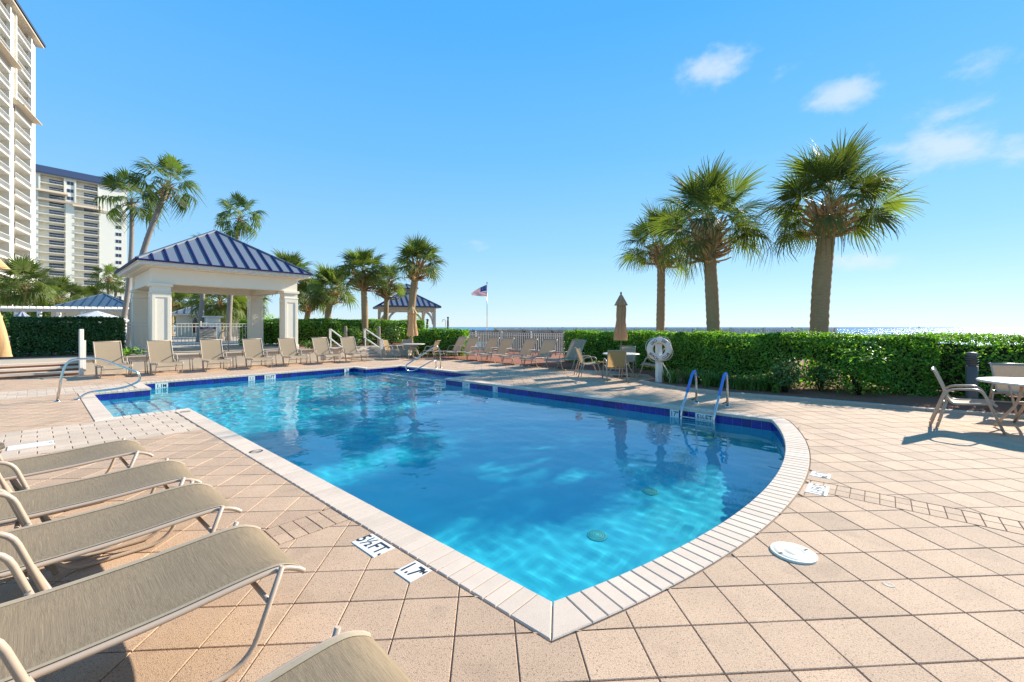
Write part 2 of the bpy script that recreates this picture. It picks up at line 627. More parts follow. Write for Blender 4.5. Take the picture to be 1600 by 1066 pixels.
def sea_material():
    m = bpy.data.materials.new('sea_water')
    m.use_nodes = True
    N, L = m.node_tree.nodes, m.node_tree.links
    b = N['Principled BSDF']
    b.inputs['Base Color'].default_value = (0.028, 0.17, 0.33, 1)
    b.inputs['Roughness'].default_value = 0.22
    b.inputs['Specular IOR Level'].default_value = 0.045
    g = N.new('ShaderNodeNewGeometry')
    n1 = N.new('ShaderNodeTexNoise')
    n1.inputs['Scale'].default_value = 0.35
    n1.inputs['Detail'].default_value = 6
    n1.inputs['Roughness'].default_value = 0.65
    L.new(g.outputs['Position'], n1.inputs['Vector'])
    bp = N.new('ShaderNodeBump')
    bp.inputs['Strength'].default_value = 1.0
    bp.inputs['Distance'].default_value = 1.4
    L.new(n1.outputs[0], bp.inputs['Height'])
    L.new(bp.outputs[0], b.inputs['Normal'])
    return m


M['water'] = water_material()
M['sea'] = sea_material()

_text = {}


def text_mesh(s, size, material, extrude=0.0006, sx=1.0):
    key = (s, size, material.name, sx)
    if key not in _text:
        cu = bpy.data.curves.new('lettering', 'FONT')
        cu.body = s
        cu.size = size
        cu.align_x, cu.align_y = 'CENTER', 'CENTER'
        cu.extrude = extrude
        cu.offset = size * 0.012
        cu.resolution_u = 3
        ob = bpy.data.objects.new('lettering', cu)
        me = bpy.data.meshes.new_from_object(ob)
        me.name = 'lettering'
        bpy.data.objects.remove(ob)
        bpy.data.curves.remove(cu)
        me.materials.clear()
        me.materials.append(material)
        if sx != 1.0:
            me.transform(Matrix.Diagonal((sx, 1, 1, 1)))
        _text[key] = me
    return _text[key]

# ------------------------------------------------------------------ the setting: sea, beach, ground, terrace
def ngon(name, pts, z, material, kind='structure', side=None, z0=None, parent=None):
    """a flat polygon (any shape), with side walls down to z0 if given"""
    p = ccw(pts)
    n = len(p)
    vs = [(x, y, z) for x, y in p]
    fs, ms = [tuple(range(n))], [0]
    if z0 is not None:
        vs += [(x, y, z0) for x, y in p]
        for i in range(n):
            j = (i + 1) % n
            fs.append((i, i + n, j + n, j))
            ms.append(1)
    me = bpy.data.meshes.new(name)
    me.from_pydata(vs, [], fs)
    me.materials.append(material)
    if z0 is not None:
        me.materials.append(side or material)
        me.polygons.foreach_set('material_index', ms)
    me.update()
    o = link(name, me, parent)
    if kind:
        o['kind'] = kind
    return o


# pool outline in (u, v)
arc = []
chord, sag = 6.28, 0.57
rad = (chord * chord / 4 + sag * sag) / (2 * sag)
half = math.asin(chord / 2 / rad)
NA = 62
for i in range(NA + 1):
    t = -half + 2 * half * i / NA
    arc.append((-(rad * math.cos(t) - (rad - sag)), chord / 2 + rad * math.sin(t)))
arc[0], arc[-1] = (0.0, 0.0), (0.0, 6.25)
FA0, FA1, FAV = 8.46, 13.1, 7.72         # far step alcove
NA0, NA1, NAV = 8.5, 12.5, -1.05         # near step alcove
POOL_UV = arc + [(FA0, 6.25), (FA0, FAV), (FA1, FAV), (FA1, 6.25), (14.0, 6.25), (14.0, 0.0), (NA1, 0.0), (NA1, NAV), (NA0, NAV), (NA0, 0.0)]
POOL = ccw([W(*p) for p in POOL_UV])


def cuts(d):
    """convex pieces that together cover the pool grown by d"""
    body = ccw([W(*p) for p in arc[::4] + arc[-1:]] + [W(14.0, 6.25), W(14.0, 0.0)])
    far = ccw([W(FA0 - d, 5.5), W(FA1 + d, 5.5), W(FA1 + d, FAV + d), W(FA0 - d, FAV + d)])
    near = ccw([W(NA0 - d, 1.0), W(NA1 + d, 1.0), W(NA1 + d, NAV - d), W(NA0 - d, NAV - d)])
    return [offset_poly(body, d), far, near]


def subtract_all(poly, cutters):
    ps = [poly]
    for c in cutters:
        nxt = []
        for p in ps:
            nxt += minus(p, c) if overlaps(p, c) else [p]
        ps = nxt
    return ps


def sheet(name, pieces, z, material):
    mb = MB()
    for p in pieces:
        mb.add([(x, y, z) for x, y in p], [tuple(range(len(p)))])
    o = mb.build(name, material)
    o['kind'] = 'structure'
    return o


sea = ngon('sea', [W(-9000, 58), W(9000, 58), W(9000, 9000), W(-9000, 9000)], -1.9, M['sea'])
sheet('ground', subtract_all(ccw([W(-400, -400), W(500, -400), W(500, 40), W(-400, 40)]), cuts(0.1)), -0.05, M['sand'])
mb = MB()
a = [W3(-400, 40, -0.05), W3(500, 40, -0.05), W3(500, 66, -2.3), W3(-400, 66, -2.3)]
mb.add(a, [(3, 2, 1, 0)])
mb.build('beach', M['sand'])['kind'] = 'structure'

TZ = 0.5                                   # terrace level
TU = 18.1
S1a, S1b, S1u = 7.9, 9.9, 19.15            # right-hand stair notch
S2a, S2b, S2u = -7.0, -0.95, 19.3          # left-hand stair notch
terr = [(TU, -300), (TU, S2a), (S2u, S2a), (S2u, S2b), (TU, S2b), (TU, S1a), (S1u, S1a), (S1u, S1b), (TU, S1b), (TU, 11.6), (19.6, 12.4),
        (19.6, 22), (40, 22), (300, 10), (300, -300)]
ngon('terrace', [W(*p) for p in terr], TZ, M['terrace'], side=M['wallpaint'], z0=-0.3)


def steps(label_name, v0, v1, u0, u1, n, w_over=0.0):
    root = bpy.data.objects.new(label_name, None)
    COL.objects.link(root)
    root['kind'] = 'structure'
    for k in range(n):
        za = TZ * (k + 1) / (n + 1)
        ua = u0 + (u1 - u0) * k / n
        mb_ = MB()
        c = W3((ua + u1) / 2, (v0 + v1) / 2, za / 2 - 0.02)
        mb_.box(c, (v1 - v0 - 0.006, u1 - ua - 0.004, za - 0.06), ROT)
        mb_.box(W3((ua + u1) / 2 - 0.015, (v0 + v1) / 2, za - 0.021), (v1 - v0 - 0.006, u1 - ua + 0.03, 0.06), ROT, mat=1)
        mb_.build('step', [M['riser'] if w_over else M['wallpaint'], M['brick']], root)
    return root


steps('terrace_steps', S1a, S1b, TU, S1u, 3)
steps('terrace_steps', S2a, S2b, TU - 0.05, S2u, 3, 1)
# capping kerb of the terrace wall
for v0, v1 in ((S2b, S1a), (S1b, 11.6)):
    mb = MB()
    mb.box(W3(TU + 0.06, (v0 + v1) / 2, TZ + 0.016), (v1 - v0 - 0.02, 0.22, 0.05), ROT)
    mb.build('kerb', M['kerb'], bevel=0.01)['kind'] = 'structure'

# mulch beds
BED = [W(16.5, 11.3), W(7.3, 11.0), (3.3, 14.9), (4.45, 13.7), (4.25, 12.3), (3.6, 11.75), (4.15, 10.5), (4.99, 9.6), (5.9, 9.05), (6.7, 8.5), (7.64, 7.75),
       (8.73, 7.1), (12, 5.2), (18, 2.2), (34, 14), (14, 30), (-5, 27)]
ngon('mulch_bed', BED, 0.030, M['mulch'], side=M['mulch'], z0=-0.04)
ngon('terrace_bed', [W(20.3, -9), W(20.3, 0.7), W(23.2, 0.7), W(23.2, -9)], TZ + 0.02, M['mulch'], side=M['mulch'], z0=0.4)
ngon('terrace_bed', [W(20.6, 6.6), W(20.6, 11.0), W(19.9, 12.3), W(19.9, 18), W(23.4, 18), W(23.4, 6.6)], TZ + 0.02, M['mulch'], side=M['mulch'], z0=0.4)
edge = [(3.6, 11.75), (4.15, 10.5), (4.99, 9.6), (5.9, 9.05), (6.7, 8.5), (7.64, 7.75), (8.73, 7.1), (12, 5.2), (18, 2.2)]
mb = MB()
for i in range(len(edge) - 1):
    mb.span((*edge[i], 0.018), (*edge[i + 1], 0.018), 0.13, 0.07)
mb.build('kerb', M['kerb'])['kind'] = 'structure'

# ------------------------------------------------------------------ the pool
mb = MB()
n = len(POOL)
WZ = -0.19
for i in range(n):
    a, b = POOL[i], POOL[(i + 1) % n]
    mb.add([(*a, -0.016), (*b, -0.016), (*b, -2.0), (*a, -2.0)], [(0, 1, 2, 3)])
# floor: level at the deep end, sloping up to the shallow end
us = [-1.0, 5.0, 14.3]
zs = [-1.17, -1.17, -1.12]
for i in range(2):
    mb.add([W3(us[i], -1.4, zs[i]), W3(us[i + 1], -1.4, zs[i + 1]), W3(us[i + 1], 8.1, zs[i + 1]), W3(us[i], 8.1, zs[i])], [(3, 2, 1, 0)])
pool = mb.build('pool_basin', M['plaster'])
pool['kind'] = 'structure'


def stair_in_pool(v_wall, dirv, u0, u1, n_steps, tread):
    for k in range(n_steps):
        top = -0.36 - 0.23 * k
        d = tread * (k + 1)
        va, vb = v_wall, v_wall + dirv * d
        m_ = MB()
        m_.box(W3((u0 + u1) / 2, (va + vb) / 2, (top - 1.7) / 2), (abs(vb - va) - 0.006, u1 - u0 - 0.01, top + 1.7), ROT)
        m_.box(W3((u0 + u1) / 2, vb - dirv * 0.02, top - 0.02), (0.05, u1 - u0 - 0.012, 0.05), ROT, mat=1)
        m_.build('pool_step', [M['plaster_step'], M['nosing']], pool)


M['nosing'] = mat('step_nosing', (0.05, 0.20, 0.32), 0.5)
stair_in_pool(NAV, 1, NA0, NA1, 4, 0.33)
M['nosing'] = mat('white_step_nosing', (0.62, 0.70, 0.72), 0.5)
stair_in_pool(FAV, -1, FA0, FA1, 4, 0.42)

# water surface with small real waves, running on past the pool's sunny walls
step = 0.04
nu, nv = int(16.1 / step), int(12.0 / step)
uu = -1.75 + step * np.arange(nu + 1)
vv = -1.25 + step * np.arange(nv + 1)
U, V = np.meshgrid(uu, vv, indexing='ij')
X = CX + LX * U + PX * V
Y = CY + LY * U + PY * V
rng = np.random.default_rng(5)
Z = np.zeros_like(X)
calm = 0.40 + 0.60 / (1 + np.exp(-(U - 8.0) / 1.3))     # breeze ruffles the shallow end more
for k in range(60):
    lam = 0.14 * (1.9 / 0.14) ** rng.random()
    th = rng.normal(2.6, 0.9)
    kk = 2 * math.pi / lam
    amp = 0.00085 * lam ** 0.62 * (0.6 + 0.8 * rng.random())
    Z += amp * np.sin(kk * (X * math.cos(th) + Y * math.sin(th)) + rng.random() * 6.28)
Z = WZ + Z * calm
inside = np.zeros(U.shape, bool)
g = 0.10
rr = np.sqrt((U - (rad - sag)) ** 2 + (V - chord / 2) ** 2)
far_g = 2.9                                # unseen water added under the sunny-side deck so refracted sun reaches the floor
inside |= (V > -g) & (V < 6.25 + far_g) & (U < 14 + g) & ((U > -0.9) | (rr < rad + 1.0))
inside |= (U > FA0 - 1) & (U < FA1 + g) & (V > 6) & (V < FAV + far_g)
inside |= (U > NA0 - g) & (U < NA1 + g) & (V > NAV - g) & (V < 0.5)
cell = inside[:-1, :-1] & inside[1:, :-1] & inside[1:, 1:] & inside[:-1, 1:]
idx = np.arange((nu + 1) * (nv + 1)).reshape(nu + 1, nv + 1)
q = np.stack([idx[:-1, :-1], idx[:-1, 1:], idx[1:, 1:], idx[1:, :-1]], -1)[cell]
used, inv = np.unique(q, return_inverse=True)
Vt = np.stack([X.ravel(), Y.ravel(), Z.ravel()], -1)[used]
me = np_mesh('water', Vt, inv.reshape(q.shape), M['water'])
me.polygons.foreach_set('use_smooth', np.ones(len(me.polygons), bool))
if me.polygons[0].normal.z < 0:
    me.flip_normals()
water = link('water', me)
water['kind'] = 'structure'

# waterline tiles
TS = 0.152
mb = MB()
mb.box((0, 0, 0), (TS - 0.007, 0.010, TS - 0.007))
tile_me = mb.build('waterline_tile', M['bluetile'], bevel=0.003)
tile_data = tile_me.data
bpy.data.objects.remove(tile_me)
back = MB()
cam2 = Vector((0, 0))
wall_tiles = []
for i in range(n):
    a, b = Vector(POOL[i]), Vector(POOL[(i + 1) % n])
    t = (b - a)
    ln = t.length
    t.normalize()
    inn = Vector((-t.y, t.x))
    mid = (a + b) / 2
    if inn.dot(cam2 - mid) <= 0.05:
        continue
    p0, p1 = a + inn * 0.003, b + inn * 0.003
    back.add([(p0.x, p0.y, -0.018), (p0.x, p0.y, -0.215), (p1.x, p1.y, -0.215), (p1.x, p1.y, -0.018)], [(0, 1, 2, 3)])
    m_ = max(1, round(ln / TS))
    for k in range(m_):
        p = a + t * (ln * (k + 0.5) / m_) + inn * 0.006
        wall_tiles.append((p.x, p.y, math.atan2(t.y, t.x), (ln / m_) / TS, p.length))
back.build('tile_grout', M['grout'], pool)
wall_tiles.sort(key=lambda w: w[4])
rest = MB()
for k, (x, y, rz, sx, d) in enumerate(wall_tiles):
    zc = -0.046 - TS / 2
    if k < 290:
        o = link('waterline_tile', tile_data, pool, (x, y, zc), rz)
        o.scale = (sx, 1, 1)
    else:
        rest.box((x, y, zc), (TS * sx - 0.007, 0.010, TS - 0.007), rz)
if rest.v:
    rest.build('waterline_tiles', M['bluetile'], pool)['kind'] = 'stuff'

# coping bricks
inner = offset_poly(POOL, -0.022)
outer = offset_poly(POOL, 0.225)
bricks = []
for i in range(n):
    a, b = Vector(inner[i]), Vector(inner[(i + 1) % n])
    Ao, Bo = Vector(outer[i]), Vector(outer[(i + 1) % n])
    t = (b - a)
    ln = t.length
    t.normalize()
    if ln < 0.2:
        bricks.append([tuple(a), tuple(Ao), tuple(Bo), tuple(b)])
        continue
    m_ = round(ln / 0.104)
    nrm = Vector((t.y, -t.x))
    dep = (Ao - a).dot(nrm)
    sA, sB = (Ao - a).dot(t), (Bo - a).dot(t)
    for k in range(m_):
        s0, s1 = ln * k / m_, ln * (k + 1) / m_
        o0 = sA if k == 0 else min(max(s0, sA), sB)
        o1 = sB if k == m_ - 1 else min(max(s1, sA), sB)
        q4 = [a + t * s0, a + t * o0 + nrm * dep, a + t * o1 + nrm * dep, a + t * s1]
        if (q4[1] - q4[2]).length < 0.01:
            q4 = [q4[0], (q4[1] + q4[2]) / 2, q4[3]]
        bricks.append([tuple(p) for p in q4])


def in_view(p):
    if p[1] < 0.5:
        return False
    x, y = project(p[0], p[1], 0)
    return -30 < x < 1630 and y < 1110


def poly_mid(p):
    return (sum(q[0] for q in p) / len(p), sum(q[1] for q in p) / len(p))


def lay(pieces, name, plural, material, parent, limit, z0, z1, gap, chamfer, jitter=0.0):
    """each visible piece its own object, nearest first; what is past the limit joined into one"""
    pieces = [ccw(p) for p in pieces]
    pieces.sort(key=lambda p: (not in_view(poly_mid(p)), Vector(poly_mid(p)).length))
    rest_ = MB()
    for k, p in enumerate(pieces):
        q_ = offset_poly(p, -gap)
        per = sum((Vector(p[i]) - Vector(p[i - 1])).length for i in range(len(p)))
        if area(q_) < 2e-4 or area(p) / per < 0.006:
            continue
        cx_, cy_ = poly_mid(p)
        dz = rnd.uniform(-jitter, jitter)
        if k < limit and in_view((cx_, cy_)):
            m_ = MB()
            m_.prism([(x - cx_, y - cy_) for x, y in q_], z0, z1 + dz, chamfer)
            o = m_.build(name, material, parent)
            o.location = (cx_, cy_, 0)
        else:
            rest_.prism(q_, z0, z1 + dz, chamfer)
    if rest_.v:
        rest_.build(plural, material, parent)['kind'] = 'stuff'


lay(bricks, 'coping_brick', 'coping_bricks', M['brick'], pool, 300, -0.046, 0.004, 0.0022, 0.006, 0.0008)

# ------------------------------------------------------------------ the deck
deck_cut = cuts(0.232)
DECK = ccw([W(-14, -13), W(TU - 0.01, -13), W(TU - 0.01, 16), W(-14, 16)])
deck = sheet('pool_deck', subtract_all(DECK, cuts(0.0)), -0.0085, M['joint'])
bands = [ccw([W(-7, 2.96), W(-0.84, 2.96), W(-0.84, 3.28), W(-7, 3.28)]),
         ccw([W(1.84, -4.2), W(2.16, -4.2), W(2.16, -0.235), W(1.84, -0.235)])]
patch = [(6.35, 8.25, -3.4, -0.235), (12.75, 14.3, -3.4, -0.235)]
patches = [ccw([W(u0, v0), W(u1, v0), W(u1, v1), W(u0, v1)]) for u0, u1, v0, v1 in patch]
PITCH = 0.306
ang = R(3.6)
ex, ey = Vector((math.cos(ang), math.sin(ang))), Vector((-math.sin(ang), math.cos(ang)))
org = Vector((1.238, 2.197))
# the deck round the curved end, as one outline
_o = offset_poly(POOL, 0.232)
_n = len(_o)
_start = min(range(_n), key=lambda i: (Vector(_o[i]) - Vector(W(-0.23, -0.23))).length)
_end = min(range(_n), key=lambda i: (Vector(_o[i]) - Vector(W(-0.23, 6.48))).length)
_step = 1 if (_end - _start) % _n > _n / 2 else -1      # the way round through the arc, which has most of the points
_arc, i = [], _start
while True:
    _arc.append(_o[i])
    if i == _end:
        break
    i = (i + _step) % _n
END_REGION = ccw([W(3.2, -0.232)] + _arc + [W(3.2, 6.482), W(3.2, 30), W(-30, 30), W(-30, -30), W(3.2, -30)])
tiles = []
for i in range(-75, 60):
    for j in range(-8, 64):
        c0 = org + ex * (i * PITCH) + ey * (j * PITCH)
        mid = c0 + (ex + ey) * (PITCH / 2)
        if mid.y < 0.4:
            continue
        u, v = UV(mid.x, mid.y)
        if u > TU - 0.1 or v < -12 or v > 14.5 or u < -12:
            continue
        x, y = project(mid.x, mid.y, 0)
        if x < -160 or x > 1760 or y > 1300:
            continue
        p = [tuple(c0), tuple(c0 + ex * PITCH), tuple(c0 + (ex + ey) * PITCH), tuple(c0 + ey * PITCH)]
        if v > 6.5 and mid.y > 13 and u < 7 and mid.x > 4.5:
            continue
        if u < 2.6:
            q_ = clip_to(END_REGION, ccw(p))
            if q_:
                tiles += subtract_all(ccw(q_), bands)
        else:
            tiles += subtract_all(p, deck_cut + bands + patches)
lay(tiles, 'paving_tile', 'paving_tiles', M['tile'], deck, 300, -0.008, 0.0, 0.0032, 0.003, 0.0010)
small = []
for k in range(60):                       # brick bands, two rows each
    for r_ in range(2):
        u0, u1 = -0.845 - 0.104 * k, -0.845 - 0.104 * (k + 1)
        v0, v1 = 2.965 + 0.155 * r_, 2.965 + 0.155 * (r_ + 1)
        small.append([W(u0, v0), W(u1, v0), W(u1, v1), W(u0, v1)])
for k in range(38):
    for r_ in range(2):
        v0, v1 = -0.24 - 0.104 * k, -0.24 - 0.104 * (k + 1)
        u0, u1 = 1.845 + 0.155 * r_, 1.845 + 0.155 * (r_ + 1)
        small.append([W(u0, v0), W(u1, v0), W(u1, v1), W(u0, v1)])
lay(small, 'band_brick', 'band_bricks', M['tile'], deck, 200, -0.008, 0.0, 0.0030, 0.003, 0.0008)
small = []
for u0, u1, v0, v1 in patch:
    row = 0
    u = u0
    while u < u1 - 0.01:
        ub = min(u + 0.19, u1)
        v = v0 - (0.15 if row % 2 else 0.0)
        while v < v1 - 0.01:
            va, vb = max(v, v0), min(v + 0.30, v1)
            if vb - va > 0.02:
                small.append([W(u, va), W(ub, va), W(ub, vb), W(u, vb)])
            v += 0.30
        u += 0.19
        row += 1
lay(small, 'paver_brick', 'paver_bricks', M['paver'], deck, 200, -0.008, 0.001, 0.0042, 0.004, 0.0015)


# ------------------------------------------------------------------ depth markers and lids
def flat_marker(u, v, w, h, text, facing, label, z=0.0045, size=None, sx=0.8):
    """a white tile set in the deck; facing = world angle of the text's baseline"""
    x, y = W(u, v)
    r_ = thing('depth_marker_tile', label, 'depth marker', (x, y, 0), facing, 'depth marker tiles of the pool')
    m_ = MB()
    m_.box((0, 0, z - 0.006), (w, h, 0.012))
    m_.build('tile', M['markwhite'], r_, bevel=0.002)
    if text.endswith('M'):
        link('lettering', text_mesh(text[:-1], h * 0.95, M['ink'], sx=sx), r_, (-0.018, 0, z + 0.0012))
        link('lettering', text_mesh('M', h * 0.36, M['ink'], sx=0.9), r_, (w * 0.37, h * 0.20, z + 0.0012))
    else:
        link('lettering', text_mesh(text, size or h * 0.92, M['ink'], sx=sx), r_, (0, 0, z + 0.0012))
    return r_


base_ang = math.atan2(-LY, -LX)          # reading along -u, seen from the near side
flat_marker(1.33, -0.325, 0.30, 0.165, '5\u00bdFT.', base_ang, 'white deck tile reading 5½FT. beside the near long coping')
flat_marker(0.85, -0.325, 0.17, 0.165, '1.7\u1d39' if False else '1.7M', base_ang, 'white deck tile reading 1.7M near the pool corner', sx=0.72)
end_ang = math.atan2(PY, PX) + math.pi   # reading along -v, seen from beyond the curved end
flat_marker(-0.92, 3.02, 0.30, 0.165, '5\u00bdFT', end_ang, 'white deck tile reading 5½FT outside the curved pool end')
flat_marker(-0.90, 3.52, 0.17, 0.165, '1.7M', end_ang, 'white deck tile reading 1.7M outside the curved pool end')


def wall_marker(p, nrm, w, text, label, sx=0.8):
    """white tile on the waterline; p = world xy on the wall, nrm = inward normal"""
    rz = math.atan2(nrm[1], nrm[0]) + math.pi / 2
    h = 0.165
    r_ = thing('depth_marker_tile', label, 'depth marker', (p[0] + nrm[0] * 0.015, p[1] + nrm[1] * 0.015, -0.132), rz, 'depth marker tiles of the pool')
    m_ = MB()
    m_.box((0, 0, 0), (w, 0.010, h))
    m_.build('tile', M['markwhite'], r_, bevel=0.002)
    if text:
        o = link('lettering', text_mesh(text, h * 0.86, M['ink'], sx=sx), r_, (0, -0.0062, 0.002))
        o.rotation_euler = (R(90), 0, 0)
    return r_


nL, nP = (LX, LY), (PX, PY)
mP, mL = (-PX, -PY), (-LX, -LY)
wall_marker(W(1.62, 6.25), mP, 0.17, '17\u2033' if False else '17"', 'white waterline tile reading 17" just beside the ladder')
wall_marker(W(1.07, 6.25), mP, 0.32, '5\u00bdFT', 'white waterline tile reading 5½FT between the ladder rails')
wall_marker(W(7.55, 6.25), mP, 0.30, '5 FT', 'white waterline tile reading 5 FT nearest the far pool steps')
wall_marker(W(6.4, 6.25), mP, 0.17, '1.5', 'white waterline tile reading 1.5 on the far long wall')
wall_marker(W(14.0, 0.45), mL, 0.28, '1.1M', 'white waterline tile reading 1.1M next to the near pool steps')
wall_marker(W(14.0, 2.72), mL, 0.19, '1.1', 'white waterline tile reading 1.1 on the shallow end wall')
wall_marker(W(14.0, 3.27), mL, 0.34, '3\u00bdFT', 'white waterline tile reading 3½FT on the shallow end wall')
wall_marker(W(14.0, 5.95), mL, 0.19, '3', 'white waterline tile in the far corner of the shallow end')


def coping_sign(u, v, text, label):
    x, y = W(u, v)
    r_ = thing('coping_decal', label, 'marking', (x, y, 0.0045), base_ang)
    m_ = MB()
    ring_o = [(0.075 * math.cos(t), 0.075 * math.sin(t), 0.0012) for t in np.linspace(0, 2 * math.pi, 25)[:-1]]
    ring_i = [(0.058 * math.cos(t), 0.058 * math.sin(t), 0.0012) for t in np.linspace(0, 2 * math.pi, 25)[:-1]]
    m_.add(ring_o + ring_i, [(k, (k + 1) % 24, 24 + (k + 1) % 24, 24 + k) for k in range(24)])
    m_.box((0, 0, 0.0008), (0.135, 0.014, 0.001), R(45))
    m_.build('symbol', M['ink'], r_)
    return r_


coping_sign(4.45, -0.10, '', 'round black crossed-out circle printed on the near coping')
coping_sign(8.15, -0.11, '', 'small black symbol on the coping corner by the near steps')


def lid(x, y, r, label, name='skimmer_lid'):
    t = thing(name, label, 'lid', (x, y, 0))
    m_ = MB()
    m_.lathe([(r, 0.0), (r, 0.009), (r * 0.97, 0.012), (r * 0.88, 0.0125), (r * 0.865, 0.0105), (r * 0.85, 0.0125), (r * 0.42, 0.0135), (r * 0.405, 0.0118), (r * 0.39, 0.0135), (0.001, 0.014)], 40)
    m_.build('lid', M['lid'], t)
    for s in (-1, 1):
        h = MB()
        h.box((s * r * 0.72, s * 0.02, 0.0125), (0.035, 0.016, 0.003), R(20))
        h.build('finger_slot', M['dark'], t)
    return t


lid(1.925, 2.87, 0.138, 'round ivory skimmer lid lying loose on the paving at right')
t = thing('deck_drain', 'small round drain cap set flush in the paving right of the skimmer lid', 'drain', (2.265, 2.52, 0))
mb = MB()
mb.lathe([(0.030, -0.004), (0.030, 0.0015), (0.024, 0.002), (0.022, 0.0012), (0.001, 0.0012)], 18)
mb.build('cap', M['paver'], t)
t = thing('deck_hatch', 'small white rectangular hatch set in the pale bricks by the loungers', 'hatch', (*W(6.95, -1.95), 0), ROT)
mb = MB()
mb.box((0, 0, 0.003), (0.40, 0.26, 0.012))
mb.build('cover', M['markwhite'], t, bevel=0.002)
mb = MB()
mb.box((0.17, 0, 0.0105), (0.03, 0.02, 0.003))
mb.build('finger_slot', M['dark'], t)
for x, y, lb in ((0.89, 4.36, 'round green main drain on the pool floor nearest the pool corner'), (1.757, 5.35, 'round green main drain on the pool floor farther from the corner')):
    t = thing('pool_drain', lb, 'drain', (x, y, -1.17), 0, 'main drains on the pool floor')
    mb = MB()
    mb.lathe([(0.10, 0.0), (0.10, 0.012), (0.095, 0.018), (0.001, 0.022)], 28)
    mb.build('cover', M['drain'], t)
    mb = MB()
    for k in range(1, 4):
        mb.lathe([(0.025 * k + 0.006, 0.0235), (0.025 * k, 0.0236)], 24)
    mb.build('slots', M['slot'], t)

# ------------------------------------------------------------------ pool furniture
def arc_pts(pts, r=0.06, n=5):
    """round the corners of a polyline"""
    pts = [Vector(p) for p in pts]
    out = [pts[0]]
    for i in range(1, len(pts) - 1):
        a, b, c = pts[i - 1], pts[i], pts[i + 1]
        ta, tc = (a - b), (c - b)
        d = min(r, ta.length * 0.48, tc.length * 0.48)
        p, q_ = b + ta.normalized() * d, b + tc.normalized() * d
        for k in range(n + 1):
            s = k / n
            out.append(p * (1 - s) ** 2 + b * (2 * s * (1 - s)) + q_ * s ** 2)
    out.append(pts[-1])
    return out


def sling_strip(mb_, path, halfw, sag=0.012, n=7, th=0.004, wave=0.0):
    """cloth stretched between two rails along a (y, z) path"""
    k = len(path)
    top = []
    for i, (y, z) in enumerate(path):
        e = min(i, k - 1 - i) / max(1, (k - 1) / 2)
        for j in range(n):
            s = -1 + 2 * j / (n - 1)
            zz = z - sag * (1 - s * s) * min(1, 0.35 + e)
            zz += wave * math.sin(7.0 * y + 2.0 * s) * (1 - s * s)
            top.append((s * halfw, y, zz))
    fs = []
    for i in range(k - 1):
        for j in range(n - 1):
            a = i * n + j
            fs.append((a, a + 1, a + n + 1, a + n))
    mb_.add(top, fs, 0, True)


def smooth_path(pts, n=6):
    """Catmull-Rom through (y, z) points"""
    out = []
    P_ = [pts[0]] + list(pts) + [pts[-1]]
    for i in range(1, len(P_) - 2):
        for k in range(n):
            t = k / n
            q_ = []
            for d in (0, 1):
                a, b, c, e = P_[i - 1][d], P_[i][d], P_[i + 1][d], P_[i + 2][d]
                q_.append(0.5 * (2 * b + (c - a) * t + (2 * a - 5 * b + 4 * c - e) * t * t + (3 * b - a - 3 * c + e) * t ** 3))
            out.append(tuple(q_))
    out.append(pts[-1])
    return out


def make_lounger(label, back_deg, seat_m, back_m, group):
    root = thing('sun_lounger', label, 'sun lounger', (0, 0, 0), 0, group)
    hw = 0.315
    foot = [(-0.055, 0.335), (-0.015, 0.365), (0.06, 0.392), (0.2, 0.392), (0.5, 0.372), (0.85, 0.366), (1.15, 0.378)]
    sp = smooth_path(foot)
    b = R(back_deg)
    bl = 0.80
    bp_ = [(1.15 + bl * s * math.cos(b), 0.385 + bl * s * math.sin(b)) for s in np.linspace(0, 1, 8)]
    bp_[-1] = (bp_[-1][0] + 0.02, bp_[-1][1] - 0.005)
    m_ = MB()
    sling_strip(m_, sp, hw, 0.020, 9, wave=0.003)
    m_.build('seat_sling', seat_m, root)
    for s in (-1, 1):
        m_ = MB()
        top = [(s * (hw - 0.004 - w_), y, z + 0.0035 - 0.020 * (1 - ((hw - w_) / hw) ** 2)) for y, z in sp for w_ in (0.0, 0.026)]
        m_.add(top, [(2 * i, 2 * i + 1, 2 * i + 3, 2 * i + 2) for i in range(len(sp) - 1)], 0, True)
        m_.build('hem', M['hem'], root)
    m_ = MB()
    sling_strip(m_, bp_, hw, 0.010, 7)
    m_.build('back_sling', back_m, root)
    for s in (-1, 1):
        m_ = MB()
        m_.tube([(s * (hw + 0.004), y, z - 0.011) for y, z in sp], 0.0130, 8)
        m_.build('side_rail', M['frame'], root)
        m_ = MB()
        m_.tube([(s * (hw + 0.006), y, z) for y, z in bp_], 0.0155, 8)
        m_.build('back_rail', M['frame'], root)
        x = s * (hw + 0.030)
        m_ = MB()
        m_.tube(arc_pts([(x, 0.055, 0.405), (x, 0.20, 0.016), (x, 0.72, 0.016), (x, 0.86, 0.37)], 0.12, 6), 0.0130, 8)
        m_.build('leg', M['frame'], root)
        x = s * (hw + 0.052)
        m_ = MB()
        m_.tube(arc_pts([(x, 0.745, 0.012), (x, 0.93, 0.585), (x, 1.42, 0.600), (x - s * 0.04, 1.48, 0.40)], 0.09, 5), 0.0140, 8)
        m_.build('armrest', M['frame'], root)
    for y, z, rr_ in ((0.115, 0.265, 0.012), (0.88, 0.30, 0.012), (bp_[-1][0], bp_[-1][1], 0.0150)):
        m_ = MB()
        m_.tube([(-hw - 0.02, y, z), (hw + 0.02, y, z)], rr_, 8)
        m_.build('crossbar', M['frame'], root)
    return root


rot_fore = math.atan2(-(-PX), -PY)      # local +y (head) along -P
rot_back = ROT                          # head along +L
rot_right = math.atan2(-PX, PY)         # head along +P


